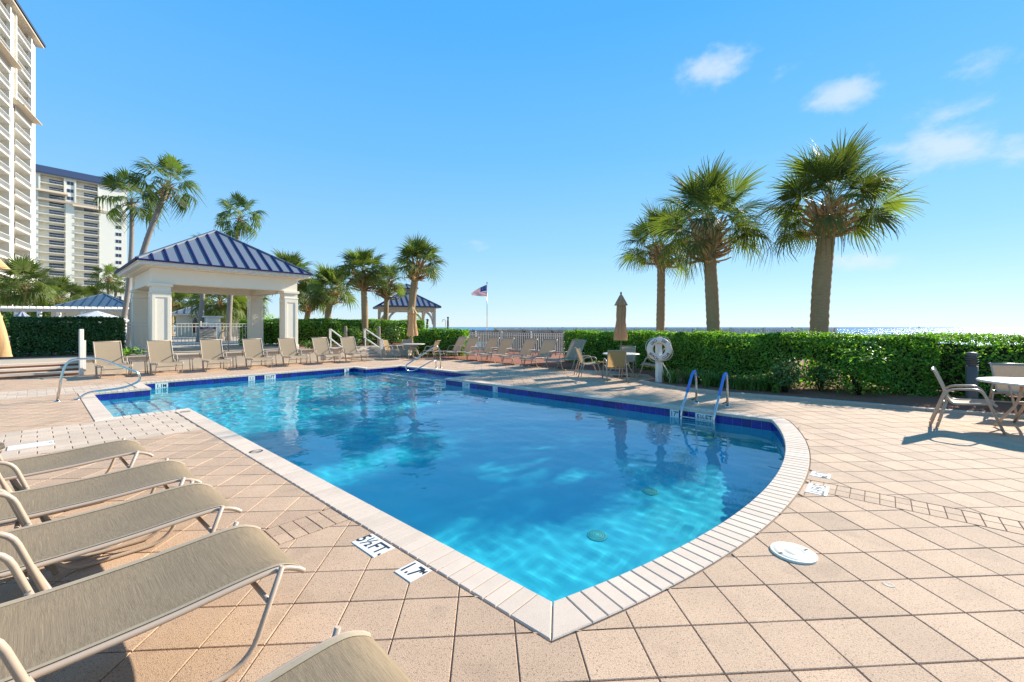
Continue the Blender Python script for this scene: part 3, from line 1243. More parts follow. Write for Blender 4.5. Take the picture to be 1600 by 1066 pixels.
def place(root, u, v, rz, label, z=0.0, first=[]):
    o = copy_tree(root)
    o.location = W3(u, v, z)
    o.rotation_euler = (0, 0, rz)
    o['label'] = label
    return o


g1 = 'loungers in the foreground beside the near pool edge'
flat = make_lounger('flat lounger', 28, M['sling'], M['sling'], g1)
fore = [(1.12, -1.07, 'olive mesh lounger lying largest in front, its foot end beside the 5½FT. tile'),
        (2.13, -1.07, 'olive mesh lounger second from the camera in the near row of five'),
        (2.95, -1.10, 'olive mesh lounger between the second and the farthest of the near row'),
        (4.13, -1.24, 'olive mesh lounger farthest along the near row, by the white hatch'),
        (-0.17, -1.10, 'olive mesh lounger cut off by the bottom edge, only its foot end showing')]
for k, (u, v, lb) in enumerate(fore):
    if k == 0:
        o = flat
        o.location, o.rotation_euler, o['label'] = W3(u, v), (0, 0, rot_fore), lb
    else:
        o = place(flat, u, v, rot_fore + R((0, 1.5, -1, 2, -2)[k]), lb)

g2 = 'loungers along the terrace wall behind the shallow end'
tall = make_lounger('upright lounger', 60, M['sling_back'], M['sling_back'], g2)


def v_at(px, u):
    r_ = (px - 800) / FOC
    # solve X/Y = r for v
    return (r_ * (CY + LY * u) - (CX + LX * u)) / (PX - r_ * PY)


names2 = ['raised beige lounger at the left end of the terrace wall row, by the stairs', 'raised beige lounger in front of the left white pavilion column',
          'raised beige lounger in front of the picket fence, left of the rules sign', 'raised beige lounger right of the rules sign, under the pavilion',
          'raised beige lounger in front of the right white pavilion column', 'raised beige lounger left of the first stair rail',
          'raised beige lounger between the two white stair rails']
for k, (px, lb) in enumerate(zip((176, 254, 328, 392, 448, 499, 541), names2)):
    u = 15.87 + (0.1, 0, 0.06, -0.05, 0.05, 0.0, -0.05)[k]
    v = v_at(px, u + 1.3)
    rz = rot_back + R((4, 2, -3, -4, -3, -4, -6)[k])
    if k == 0:
        o = tall
        o.location, o.rotation_euler, o['label'] = W3(u, v), (0, 0, rz), lb
    else:
        o = place(tall, u, v, rz, lb)
g3 = 'loungers facing the pool in front of the white picket fence'
names3 = ['raised lounger at the far end of the picket fence row, before the low hedge', 'raised lounger second from the far end of the picket fence row',
          'raised lounger third from the far end of the picket fence row', 'raised lounger in the middle of the picket fence row',
          'raised lounger third from the hedge end of the picket fence row', 'raised lounger second from the hedge end of the picket fence row',
          'raised lounger nearest the long right hedge, beside the dining set']
right = make_lounger(names3[0], 57, M['sling_back'], M['sling_back'], g3)
for k, (px, py, lb) in enumerate(zip((684, 704, 733, 758, 789, 823, 862), (561.0, 562.5, 565.0, 567.5, 571.0, 575.0, 579.0), names3)):
    Yv = FOC * EYE / (py - HOR)
    Xv = (px - 800) / FOC * Yv
    rz = rot_right + R((-3, 2, -2, 3, -4, 2, -5)[k])
    o = right if k == 0 else copy_tree(right)
    o.location, o.rotation_euler, o['label'] = (Xv, Yv, 0), (0, 0, rz), lb

# small side tables between the raised loungers
sd = thing('side_table', 'small brown side table', 'side table', (0, 0, 0), ROT, 'side tables between the loungers')
mb = MB()
mb.box((0, 0, 0.43), (0.46, 0.46, 0.025))
mb.build('table_top', M['sidetable'], sd, bevel=0.006)
for sx in (-1, 1):
    for sy in (-1, 1):
        mb = MB()
        mb.tube([(sx * 0.19, sy * 0.19, 0.418), (sx * 0.205, sy * 0.205, 0.0)], 0.013, 8)
        mb.build('leg', M['sidetable'], sd)
names = ['small brown side table between the two leftmost terrace wall loungers', 'small brown side table left of the rules sign between raised loungers',
         'small brown side table just right of the rules sign', 'small brown side table before the right pavilion column', 'small brown side table left of the first stair rail']
for k, (px, lb) in enumerate(zip((216, 288, 357, 420, 474), names)):
    u = 17.0
    o = sd if k == 0 else copy_tree(sd)
    o.location = W3(u, v_at(px, u), 0)
    o['label'] = lb


# ---- dining chairs and tables
def make_chair(label, fabric, group):
    root = thing('patio_chair', label, 'chair', (0, 0, 0), 0, group)
    hw = 0.245
    path = smooth_path([(-0.40, 0.885), (-0.375, 0.87), (-0.33, 0.76), (-0.265, 0.58), (-0.235, 0.47), (-0.185, 0.405), (-0.09, 0.395), (0.10, 0.415), (0.23, 0.425), (0.265, 0.40)])
    m_ = MB()
    sling_strip(m_, path, hw, 0.010, 7)
    m_.build('sling_seat', fabric, root)
    for s in (-1, 1):
        m_ = MB()
        m_.tube([(s * (hw + 0.008), y, z) for y, z in path], 0.0150, 8)
        m_.build('side_rail', M['frame'], root)
        x = s * (hw + 0.036)
        m_ = MB()
        m_.tube(arc_pts([(x, -0.42, 0.012), (x, -0.235, 0.605), (x, 0.12, 0.635), (x, 0.34, 0.012)], 0.10, 6), 0.0165, 8)
        m_.build('arm_and_leg', M['frame'], root)
        m_ = MB()
        m_.tube([(x, -0.235, 0.42), (x, -0.335, 0.012)], 0.013, 8)
        m_.build('brace', M['frame'], root)
    for y, z in ((-0.36, 0.20), (0.05, 0.375), (-0.40, 0.885), (-0.27, 0.36)):
        m_ = MB()
        m_.tube([(-hw - 0.03, y, z), (hw + 0.03, y, z)], 0.011, 8)
        m_.build('crossbar', M['frame'], root)
    return root


def make_table(label, r_, x, y, top=0.72, tilt=0.0):
    root = thing('patio_table', label, 'table', (x, y, 0), 0.4)
    m_ = MB()
    m_.lathe([(0.001, top - 0.012), (r_ - 0.02, top - 0.012), (r_, top - 0.030), (r_ + 0.006, top - 0.012), (r_, top), (r_ - 0.02, top + 0.004), (0.001, top + 0.004)], 44)
    m_.build('table_top', M['tabletop'], root)
    for k in range(4):
        a = math.pi / 4 + k * math.pi / 2
        c, s = math.cos(a), math.sin(a)
        m_ = MB()
        m_.tube(arc_pts([(c * 0.16, s * 0.16, top - 0.015), (c * 0.20, s * 0.20, 0.40), (c * (r_ - 0.14), s * (r_ - 0.14), 0.012)], 0.15, 5), 0.019, 8)
        m_.build('leg', M['frame'], root)
    m_ = MB()
    m_.lathe([(0.19, 0.37), (0.205, 0.37), (0.205, 0.39), (0.19, 0.39), (0.19, 0.37)], 24)
    m_.build('leg_ring', M['frame'], root)
    return root


def make_umbrella(label, x, y, h_top, z_bot, rmax, material, pole=True, z0=0.0, name='closed_umbrella', base=True):
    root = thing(name, label, 'umbrella', (x, y, z0), 0.3)
    H = h_top - z_bot
    prof = []
    ks = 26
    for i in range(ks + 1):
        t = i / ks
        if t < 0.12:
            r_ = rmax * (0.95 - 0.05 * t / 0.12)
        elif t < 0.45:
            r_ = rmax * (0.90 - 0.25 * (t - 0.12) / 0.33)
        elif t < 0.78:
            r_ = rmax * (0.65 + 0.05 * math.sin((t - 0.45) * 9))
        else:
            r_ = rmax * 0.66 * (1 - (t - 0.78) / 0.22) + 0.012
        prof.append((r_, z_bot + t * H * 0.93))
    m_ = MB()

    def fold(a, i):
        t = i / ks
        return 1 + (0.30 - 0.14 * t) * math.sin(8 * a + 1.3 * math.sin(5 * t)) * (1 if t < 0.85 else 0.3) + 0.08 * math.sin(3 * a + 4 * t)
    m_.lathe(prof, 48, mod=fold)
    m_.build('canopy', material, root)
    m_ = MB()
    zf = z_bot + H * 0.78
    m_.lathe([(rmax * 1.0, zf - 0.10), (rmax * 0.72, zf + 0.02), (rmax * 0.34, zf + H * 0.12), (0.02, z_bot + H * 0.945)], 40,
             mod=lambda a, i: 1 + (0.20 if i < 2 else 0.08) * math.sin(8 * a + 0.8))
    m_.build('top_flap', material, root)
    m_ = MB()
    m_.lathe([(0.012, z_bot + H * 0.93), (0.030, z_bot + H * 0.96), (0.022, z_bot + H * 0.985), (0.001, h_top)], 12)
    m_.build('finial', M['pole'], root)
    m_ = MB()
    m_.lathe([(rmax * 0.80, z_bot + H * 0.30), (rmax * 0.82, z_bot + H * 0.30 + 0.05)], 40, mod=lambda a, i: 1 + 0.12 * math.sin(8 * a + 1.2))
    m_.build('strap', material, root)
    m_ = MB()
    m_.tube([(0, 0, 0.02), (0, 0, z_bot + H * 0.5)], 0.02, 10)
    m_.build('pole', M['pole'] if not pole == 'pale' else M['frame'], root)
    if base:
        m_ = MB()
        m_.lathe([(0.001, 0.0), (0.26, 0.0), (0.25, 0.05), (0.06, 0.09), (0.035, 0.28), (0.001, 0.28)], 26)
        m_.build('base', M['pole'], root)
    return root


gc = 'patio chairs round the dining tables'
chair0 = make_chair('beige sling chair', M['sling_chair'], gc)
chair_tan = make_chair('tan chair', M['sling_tan'], gc)
used = set()


def chair(src, x, y, face, label):
    """face = direction the sitter looks, degrees from +X"""
    o = src if src.name not in used else copy_tree(src)
    used.add(src.name)
    o.location = (x, y, 0)
    o.rotation_euler = (0, 0, R(face - 90))
    o['label'] = label
    return o


# right-hand set
make_table('round white patio table cut off by the right edge of the picture', 0.62, 7.92, 6.32)
chair(chair0, 6.98, 6.40, -46, 'beige sling chair seen from its side, left of the white table by the bollard light')
chair(chair0, 8.82, 7.2, -112, 'beige sling chair behind the white table, facing the camera in front of the hedge')
chair(chair0, 7.62, 5.46, 70, 'beige sling chair nearest the right edge, only its arm in view')
# middle set by the ring buoy
make_table('round patio table with a closed umbrella, left of the ring buoy', 0.56, 3.42, 13.15)
make_umbrella('closed tan umbrella standing through the table by the ring buoy', 3.42, 13.15, 2.66, 1.13, 0.18, M['canvas'])
chair(chair_tan, 2.98, 12.20, 88, 'tan backlit sling chair with its back to the pool, left of the ring buoy')
chair(chair0, 2.42, 13.15, 5, 'beige sling chair on the left of the umbrella table near the long hedge')
chair(chair0, 4.22, 12.78, 160, 'beige sling chair between the umbrella table and the ring buoy')
chair(chair0, 3.84, 14.12, -115, 'beige sling chair behind the umbrella table, back against the hedge')
# far set by the steps
make_table('round patio table with a closed umbrella near the terrace steps', 0.56, -4.85, 20.6)
make_umbrella('closed tan umbrella at the far table near the terrace steps', -4.90, 20.6, 2.64, 1.12, 0.23, M['canvas_pale'], pole='pale')
chair(chair_tan, -5.95, 20.75, -10, 'tan sling chair left of the far umbrella table, below the wooden posts')
chair(chair0, -5.35, 21.6, -70, 'beige sling chair behind the far umbrella table')
chair(chair_tan, -3.95, 20.35, 165, 'tan sling chair right of the far umbrella table, before the low hedge')
# big umbrella at the left edge of the picture
make_umbrella('large closed peach umbrella cut off by the left edge of the picture', -6.69, 5.2, 2.75, 1.17, 0.27, M['canvas_pale'])


# ---- pool rails
def rail_thing(name, label, pieces, loc=(0, 0, 0), r_=0.0215):
    root = thing(name, label, 'handrail', loc)
    for nm, pts, m_, rr_ in pieces:
        b_ = MB()
        b_.tube(pts, rr_, 10)
        b_.build(nm, m_, root)
    return root


def flange(root, p):
    b_ = MB()
    b_.lathe([(0.055, 0.0), (0.055, 0.010), (0.030, 0.022), (0.024, 0.022)], 18, c=p)
    b_.build('flange', M['steel'], root)


ru = 11.45
pts = [W3(ru, -1.62, 0), W3(ru, -1.55, 0.60), W3(ru, -1.46, 0.86), W3(ru, -1.02, 0.87), W3(ru, -0.34, 0.50), W3(ru, -0.32, 0.30), W3(ru, -0.60, 0.175), W3(ru, -1.18, 0.14), W3(ru, -1.34, 0.0)]
r1 = rail_thing('pool_handrail', 'steel handrail looping over the near pool steps at left', [('rail', arc_pts(pts, 0.13, 6), M['steel'], 0.0215)])
for p in (pts[0], pts[-1]):
    flange(r1, p)
ru = 11.1
pts = [W3(ru, 8.18, 0), W3(ru, 8.16, 0.62), W3(ru, 8.02, 0.84), W3(ru, 7.85, 0.80), W3(ru, 6.62, 0.20), W3(ru, 6.66, 0.02), W3(ru, 6.95, -0.02), W3(ru, 7.80, 0.30), W3(ru, 7.95, 0.28), W3(ru, 7.97, 0.0)]
r1 = rail_thing('pool_handrail', 'steel handrail looping over the far pool steps before the fence row', [('rail', arc_pts(pts, 0.13, 6), M['steel'], 0.0215)])
for p in (pts[0], pts[-1]):
    flange(r1, p)
lad = thing('pool_ladder', 'steel pool ladder with blue hand sleeves on the far long edge', 'ladder', W3(1.15, 6.4, 0))
lo = Vector(lad.location)
for u in (1.45, 0.87):
    pts = [W3(u, 6.98, 0.0), W3(u, 6.98, 0.42), W3(u, 6.92, 0.66), W3(u, 6.76, 0.64), W3(u, 6.36, 0.20), W3(u, 6.13, -0.02), W3(u, 6.12, -0.30), W3(u, 6.13, -1.15)]
    pr = arc_pts(pts, 0.10, 6)
    b_ = MB()
    b_.tube([p - lo for p in pr], 0.021, 10)
    b_.build('rail', M['steel'], lad)
    b_ = MB()
    b_.tube([p - lo for p in arc_pts([W3(u, 6.955, 0.55), W3(u, 6.92, 0.66), W3(u, 6.76, 0.64), W3(u, 6.43, 0.277)], 0.08, 6)], 0.0255, 10)
    b_.build('blue_sleeve', M['bluevinyl'], lad)
    b_ = MB()
    b_.tube([W3(u, 6.98, 0.10) - lo, W3(u, 6.55, 0.10) - lo, W3(u, 6.33, 0.16) - lo], 0.016, 8)
    b_.build('lower_rail', M['steel'], lad)
    flange(lad, W3(u, 6.98, 0.0) - lo)
for z in (-0.13, -0.25, -0.52, -0.80):
    b_ = MB()
    c = W3(1.16, 6.12, z) - lo
    b_.box(c, (0.075 if z < -0.2 else 0.05, 0.58, 0.022), ROT)
    b_.build('tread', M['steel'], lad, bevel=0.004)

# ---- ring buoy on its post
px, py = 4.02, 11.45
t = thing('ring_buoy_post', 'square white post standing in strappy grass behind the ring buoy', 'post', (px + 0.02, py + 0.10, 0), 0.3)
mb = MB()
mb.box((0, 0, 0.60), (0.13, 0.13, 1.20))
mb.build('post', M['white'], t, bevel=0.006)
t = thing('ring_buoy', 'white ring buoy lettered BEACH CLUB hanging on a white post', 'ring buoy', (px, py, 0.94), R(-10))
mb = MB()
ma, mi = 0.245, 0.085
vs, fs = [], []
for i in range(40):
    a = 2 * math.pi * i / 40
    for j in range(14):
        b = 2 * math.pi * j / 14
        vs.append(((ma + mi * math.cos(b)) * math.cos(a), 0.72 * mi * math.sin(b), (ma + mi * math.cos(b)) * math.sin(a)))
for i in range(40):
    for j in range(14):
        fs.append((i * 14 + j, i * 14 + (j + 1) % 14, ((i + 1) % 40) * 14 + (j + 1) % 14, ((i + 1) % 40) * 14 + j))
mb.add(vs, fs, 0, True)
mb.build('ring', M['ring'], t)
for txt, deg, flip in (('GRO', 128, 1), ('350', 62, 1), ('BEACH', 232, -1), ('CLUB', 312, -1)):
    o = link('lettering', text_mesh(txt, 0.105, M['ink'], sx=0.85), t)
    a = R(deg)
    o.location = (0.245 * math.cos(a), -0.0635, 0.245 * math.sin(a))
    tilt = a - math.pi / 2 if flip > 0 else a + math.pi / 2
    o.rotation_euler = (R(90), -tilt, 0)
mb = MB()
for k in range(4):
    a0, a1 = R(20 + 90 * k), R(100 + 90 * k)
    pl = []
    for s in np.linspace(0, 1, 12):
        a = a0 + (a1 - a0) * s
        rr_ = 0.333 + 0.042 * math.sin(math.pi * s)
        pl.append((rr_ * math.cos(a), 0.0, rr_ * math.sin(a)))
    mb.tube(pl, 0.0075, 6)
mb.build('grab_rope', M['rope'], t)
mb = MB()
for k, (dx, dy, dz) in enumerate(((0.16, -0.05, 0.42), (-0.10, -0.09, 0.46), (0.22, -0.08, 0.58), (0.02, -0.12, 0.38))):
    mb.tube([(0.05, 0.0, -0.30), (0.05 + dx * 0.3, dy, -0.42), (0.05 + dx, dy * 1.4, -0.30 - dz * 0.7), (0.05 + dx * 0.9, dy * 1.5, -0.32 - dz)], 0.007, 6)
mb.build('loose_rope', M['rope'], t)

# ---- bollard light at the right
t = thing('bollard_light', 'bronze louvred bollard light in the gap between the two right hedges', 'bollard light', (9.05, 8.25, 0), 0)
mb = MB()
mb.lathe([(0.088, 0.0), (0.088, 0.78), (0.001, 0.78)], 20)
mb.build('post', M['bronze'], t)
mb = MB()
for k in range(4):
    z = 0.80 + 0.045 * k
    mb.lathe([(0.055, z), (0.094, z), (0.094, z + 0.022), (0.055, z + 0.03)], 20)
mb.lathe([(0.06, 0.78), (0.06, 1.0)], 16)
mb.build('louvre', M['bronze'], t)
mb = MB()
mb.lathe([(0.094, 0.985), (0.094, 1.02), (0.07, 1.045), (0.001, 1.055)], 20)
mb.build('cap', M['bronze'], t)

# ---- stair rails on the terrace steps
def stair_rail(label, v):
    root = thing('stair_railing', label, 'railing', W3(18.2, v, 0), 0)
    lo_ = Vector(root.location)
    u_up, u_dn = 19.55, 18.0
    for nm, u, z0, z1 in (('post', u_up, TZ, TZ + 0.95), ('post', u_dn, 0.0, 0.92)):
        b_ = MB()
        b_.span(W3(u, v, z0) - lo_, W3(u, v, z1) - lo_, 0.05, 0.05, up=(PX, PY, 0))
        b_.build(nm, M['white'], root)
    for za, zb in ((TZ + 0.93, 0.90), (TZ + 0.45, 0.42)):
        b_ = MB()
        b_.span(W3(u_up + 0.12, v, za) - lo_, W3(u_up, v, za) - lo_, 0.05, 0.05)
        b_.span(W3(u_up, v, za) - lo_, W3(u_dn, v, zb) - lo_, 0.05, 0.05)
        b_.span(W3(u_dn, v, zb) - lo_, W3(u_dn - 0.14, v, zb) - lo_, 0.05, 0.05)
        b_.build('rail', M['white'], root)
    b_ = MB()
    b_.span(W3(u_dn - 0.14, v, 0.92) - lo_, W3(u_dn - 0.14, v, 0.42) - lo_, 0.05, 0.05, up=(PX, PY, 0))
    b_.span(W3(u_up + 0.12, v, TZ + 0.95) - lo_, W3(u_up + 0.12, v, TZ + 0.43) - lo_, 0.05, 0.05, up=(PX, PY, 0))
    b_.build('end_loop', M['white'], root)
    return root


stair_rail('white stair railing on the left side of the terrace steps', 7.95)
stair_rail('white stair railing on the right side of the terrace steps', 9.85)
for px_, u, lb in ((540, 20.2, 'short weathered wooden post between the stair railings'), (592, 19.2, 'short weathered wooden post right of the terrace steps')):
    x, y = W(u, v_at(px_, u))
    t = thing('wooden_post', lb, 'post', (x, y, TZ), 0.5, 'wooden posts by the terrace steps')
    mb = MB()
    mb.lathe([(0.085, 0.0), (0.085, 1.02), (0.06, 1.08), (0.001, 1.10)], 14)
    mb.build('post', M['wood'], t)

# ---- square post at the foot of the left stairs
x, y = W(17.85, v_at(127, 17.85))
t = thing('gate_post', 'tall square white post at the foot of the left stairs', 'post', (x, y, 0), ROT + R(10))
mb = MB()
mb.box((0, 0, 0.74), (0.10, 0.10, 1.48))
mb.build('post', M['white'], t, bevel=0.008)
mb = MB()
mb.box((0.075, 0.0, 0.62), (0.05, 0.08, 1.0))
mb.build('latch_board', M['white'], t, bevel=0.005)

# ---- rules sign on the fence under the pavilion
u = 24.9
x, y = W(u, v_at(325, u))
t = thing('rules_sign', 'grey pool rules board with a blue header on the picket fence', 'sign', (x, y, TZ), ROT)
mb = MB()
mb.box((0, 0, 0.66), (0.72, 0.03, 0.80))
mb.build('board', M['signgrey'], t, bevel=0.005)
mb = MB()
mb.box((0, -0.018, 0.99), (0.70, 0.006, 0.12))
mb.build('header', M['signblue'], t)
o = link('lettering', text_mesh('POOL RULES', 0.085, M['flagwhite'], sx=0.95), t, (0, -0.0222, 0.99))
o.rotation_euler = (R(90), 0, 0)
mb = MB()
for k in range(5):
    mb.box((0.0, -0.0165, 0.84 - 0.11 * k), (0.52, 0.003, 0.022))
mb.build('text_lines', M['ink'], t)
for s in (-1, 1):
    mb = MB()
    mb.box((s * 0.28, 0.05, 0.55), (0.05, 0.05, 1.10))
    mb.build('post', M['white'], t)
# folded metal frame standing by the wall
u = 18.6
x, y = W(u, v_at(350, u))
t = thing('metal_frame', 'thin grey metal frame standing on the wall top right of the rules sign', 'frame', (x, y, TZ + 0.04), ROT)
mb = MB()
mb.tube(arc_pts([(-0.22, 0, 0.25), (-0.22, 0.0, 0.35), (-0.12, 0, 0.80), (0.05, 0, 0.86), (0.14, 0, 0.80), (0.16, 0, 0.0)], 0.06, 4), 0.018, 8)
mb.tube(arc_pts([(-0.22, 0, 0.25), (0.02, -0.15, 0.20), (0.16, 0, 0.06)], 0.05, 4), 0.014, 8)
mb.build('tube_frame', M['bronze'], t)

# ------------------------------------------------------------------ buildings and structures
def roof_face(root, Apt, Bpt, C, D, spacing, m_pan, m_rib, rib_w=0.075, rib_h=0.05, th=0.03):
    """one sloping roof face A-B (eave) to D-C (top), split into standing-seam panels and ribs, each its own part"""
    A_, B_, C_, D_ = Vector(Apt), Vector(Bpt), Vector(C), Vector(D)
    e = (B_ - A_)
    ln = e.length
    e.normalize()
    nrm = e.cross(C_ + D_ - A_ - B_).normalized()
    if nrm.z < 0:
        nrm = -nrm
    fall = nrm.cross(e).normalized()
    if fall.z < 0:
        fall = -fall
    pts2 = [((p - A_).dot(e), (p - A_).dot(fall)) for p in (A_, B_, C_, D_)]
    if (C_ - D_).length < 1e-4:
        pts2 = pts2[:3]
    pts2 = ccw(pts2)
    n_ = max(2, round(ln / spacing))

    def lift(p, h):
        return A_ + e * p[0] + fall * p[1] + nrm * h
    for k in range(n_):
        s0, s1 = ln * k / n_, ln * (k + 1) / n_
        pc = clip(clip(pts2, (1, 0), s1 - 0.002), (-1, 0), -s0 - 0.002)
        if len(pc) < 3 or area(pc) < 1e-3:
            continue
        m_ = MB()
        q_ = len(pc)
        m_.add([lift(p, 0.0) for p in pc] + [lift(p, th) for p in pc], [tuple(range(q_, 2 * q_)), tuple(reversed(range(q_)))] + [(i, (i + 1) % q_, q_ + (i + 1) % q_, q_ + i) for i in range(q_)])
        m_.build('roof_panel', m_pan, root)
        if k:
            col = clip(clip(pts2, (1, 0), s0 + 1e-4), (-1, 0), -s0 + 1e-4)
            if len(col) >= 2:
                lo_, hi_ = min(p[1] for p in col), max(p[1] for p in col)
                if hi_ - lo_ > 0.15:
                    m_ = MB()
                    m_.span(lift((s0, lo_ - 0.01), th + rib_h / 2), lift((s0, hi_), th + rib_h / 2), rib_w, rib_h, up=nrm)
                    m_.build('roof_seam', m_rib, root)


def hip_roof(root, hx, hy, z0, z1, tx, ty, spacing, m_pan, m_rib, cap=0.10, **kw):
    """hip roof on a rectangle of half sizes hx, hy; tx, ty = half sizes of the top (0 for a point)"""
    b = [(-hx, -hy, z0), (hx, -hy, z0), (hx, hy, z0), (-hx, hy, z0)]
    t_ = [(-tx, -ty, z1), (tx, -ty, z1), (tx, ty, z1), (-tx, ty, z1)]
    for i in range(4):
        j = (i + 1) % 4
        roof_face(root, b[i], b[j], t_[j], t_[i], spacing, m_pan, m_rib, **kw)
    for i in range(4):
        m_ = MB()
        m_.span(Vector(b[i]) + Vector((0, 0, 0.05)), Vector(t_[i]) + Vector((0, 0, 0.05)), cap, 0.06)
        m_.build('hip_cap', m_pan, root)


# ---- the white pool pavilion
pv = thing('pool_pavilion', 'white square pavilion with panelled columns and blue standing-seam pyramid roof', 'pavilion', W3(21.5, 3.5, TZ), ROT)
cw = 0.56
for sx, sy in ((-2.285, -2.22), (2.345, -2.22), (-2.285, 2.28), (2.345, 2.28)):
    m_ = MB()
    m_.box((sx, sy, 1.35), (cw, cw, 2.70))
    c = m_.build('column', M['trim'], pv)
    m_ = MB()
    m_.box((sx, sy, 0.11), (cw + 0.10, cw + 0.10, 0.22))
    m_.build('base', M['trim'], c, bevel=0.02)
    m_ = MB()
    m_.box((sx, sy, 2.36), (cw + 0.06, cw + 0.06, 0.06))
    m_.box((sx, sy, 2.64), (cw + 0.12, cw + 0.12, 0.118))
    m_.build('capital', M['trim'], c, bevel=0.012)
    m_ = MB()
    for fx, fy in ((0, -1), (1, 0), (0, 1), (-1, 0)):
        tx_, ty_ = -fy, fx
        for o_, w_, zc, h_ in ((-0.225, 0.10, 1.27, 2.10), (0.225, 0.10, 1.27, 2.10), (0, 0.35, 0.30, 0.16), (0, 0.35, 2.245, 0.15)):
            m_.box((sx + fx * (cw / 2 + 0.012) + tx_ * o_, sy + fy * (cw / 2 + 0.012) + ty_ * o_, zc),
                   (w_ if fx == 0 else 0.022, w_ if fx != 0 else 0.022, h_))
    m_.build('panel_frame', M['trim'], c)
m_ = MB()
for y in (-2.22, 2.28):
    m_.box((0.03, y, 2.99), (2 * 2.315 + cw, cw - 0.08, 0.58))
for x in (-2.285, 2.345):
    m_.box((x, 0.03, 2.99), (cw - 0.08, 4.5 - cw + 0.08, 0.58))
m_.build('beam', M['trim'], pv)
m_ = MB()
m_.box((0.03, 0.03, 3.31), (5.6, 5.5, 0.05))
m_.build('ceiling', M['trim'], pv)
m_ = MB()
m_.box((0.03, 0.03, 3.375), (6.02, 5.92, 0.08))
m_.box((0.03, 0.03, 3.43), (6.12, 6.02, 0.026))
m_.build('eave_board', M['white'], pv)
m_ = MB()
for k in range(24):
    x = -2.9 + 0.2525 * k
    for y in (-2.945, 3.005):
        m_.box((x + 0.03, y, 3.322), (0.13, 0.05, 0.022))
        m_.box((y, x + 0.03, 3.322), (0.05, 0.13, 0.022))
m_.build('soffit_trim', M['white'], pv)
m_ = MB()
for a, b in (((-3.06, -3.0), (3.12, -3.0)), ((3.12, -3.0), (3.12, 3.06)), ((3.12, 3.06), (-3.06, 3.06)), ((-3.06, 3.06), (-3.06, -3.0))):
    m_.span((*a, 3.475), (*b, 3.475), 0.06, 0.06)
m_.build('roof_edge', M['roofrib'], pv)
roof_root = thing('roof', None, None, (0.03, 0.03, 0))
roof_root.parent = pv
hip_roof(roof_root, 3.07, 3.02, 3.47, 5.42, 0.0, 0.0, 0.43, M['roofpan'], M['roofrib'], cap=0.14, rib_w=0.06)

# ---- the beach gazebo
GX, GY = -8.72, 34.5
gz = thing('beach_gazebo', 'square wooden gazebo with a small cupola and blue seamed roof near the sea', 'gazebo', (GX, GY, 0), R(25.7))
hs_ = 2.3
for sx, sy in ((-1, -1), (1, -1), (1, 1), (-1, 1)):
    m_ = MB()
    m_.box((sx * 1.86, sy * 1.86, 1.5), (0.20, 0.20, 3.0))
    c = m_.build('post', M['greywood'], gz)
    m_ = MB()
    for dx, dy in ((-sx, 0), (0, -sy)):
        pl = []
        for k in range(9):
            a = math.pi / 2 * k / 8
            d, z = 0.10 + 1.0 * (1 - math.cos(a)), 1.75 + 1.10 * math.sin(a)
            pl.append((sx * 1.86 + dx * d, sy * 1.86 + dy * d, z))
        for k in range(8):
            m_.span(pl[k], pl[k + 1], 0.10, 0.16, up=(dx, dy, 0.01))
    m_.build('arch_brace', M['greywood'], c)
m_ = MB()
for s in (-1, 1):
    m_.box((0, s * 1.86, 2.93), (3.9, 0.16, 0.24))
    m_.box((s * 1.86, 0, 2.93), (0.16, 3.5, 0.24))
m_.build('beam', M['greywood'], gz)
m_ = MB()
m_.box((0, 0, 3.075), (4.56, 4.56, 0.05))
m_.build('soffit', M['greywood'], gz)
m_ = MB()
for a, b in (((-1, -1), (1, -1)), ((1, -1), (1, 1)), ((1, 1), (-1, 1)), ((-1, 1), (-1, -1))):
    m_.span((a[0] * hs_, a[1] * hs_, 3.13), (b[0] * hs_, b[1] * hs_, 3.13), 0.05, 0.11)
m_.build('roof_edge', M['slate'], gz)
rr1 = thing('roof', None, None)
rr1.parent = gz
hip_roof(rr1, 2.29, 2.29, 3.14, 4.24, 0.55, 0.55, 0.40, M['roofpan'], M['roofrib'], cap=0.09, rib_w=0.06, rib_h=0.04)
m_ = MB()
m_.box((0, 0, 4.42), (1.14, 1.14, 0.46))
cu = m_.build('cupola', M['greywood'], gz)
m_ = MB()
for s in (-1, 1):
    for k in range(4):
        m_.box((0, s * 0.575, 4.30 + 0.075 * k), (0.86, 0.02, 0.03))
        m_.box((s * 0.575, 0, 4.30 + 0.075 * k), (0.02, 0.86, 0.03))
m_.build('louvre', M['wood'], cu)
m_ = MB()
m_.box((0, 0, 4.655), (1.64, 1.64, 0.06))
m_.build('cupola_eave', M['slate'], cu)
rr2 = thing('cupola_roof', None, None)
rr2.parent = gz
hip_roof(rr2, 0.81, 0.81, 4.68, 5.05, 0.0, 0.0, 0.40, M['roofpan'], M['roofrib'], cap=0.06, rib_w=0.05, rib_h=0.03, th=0.02)


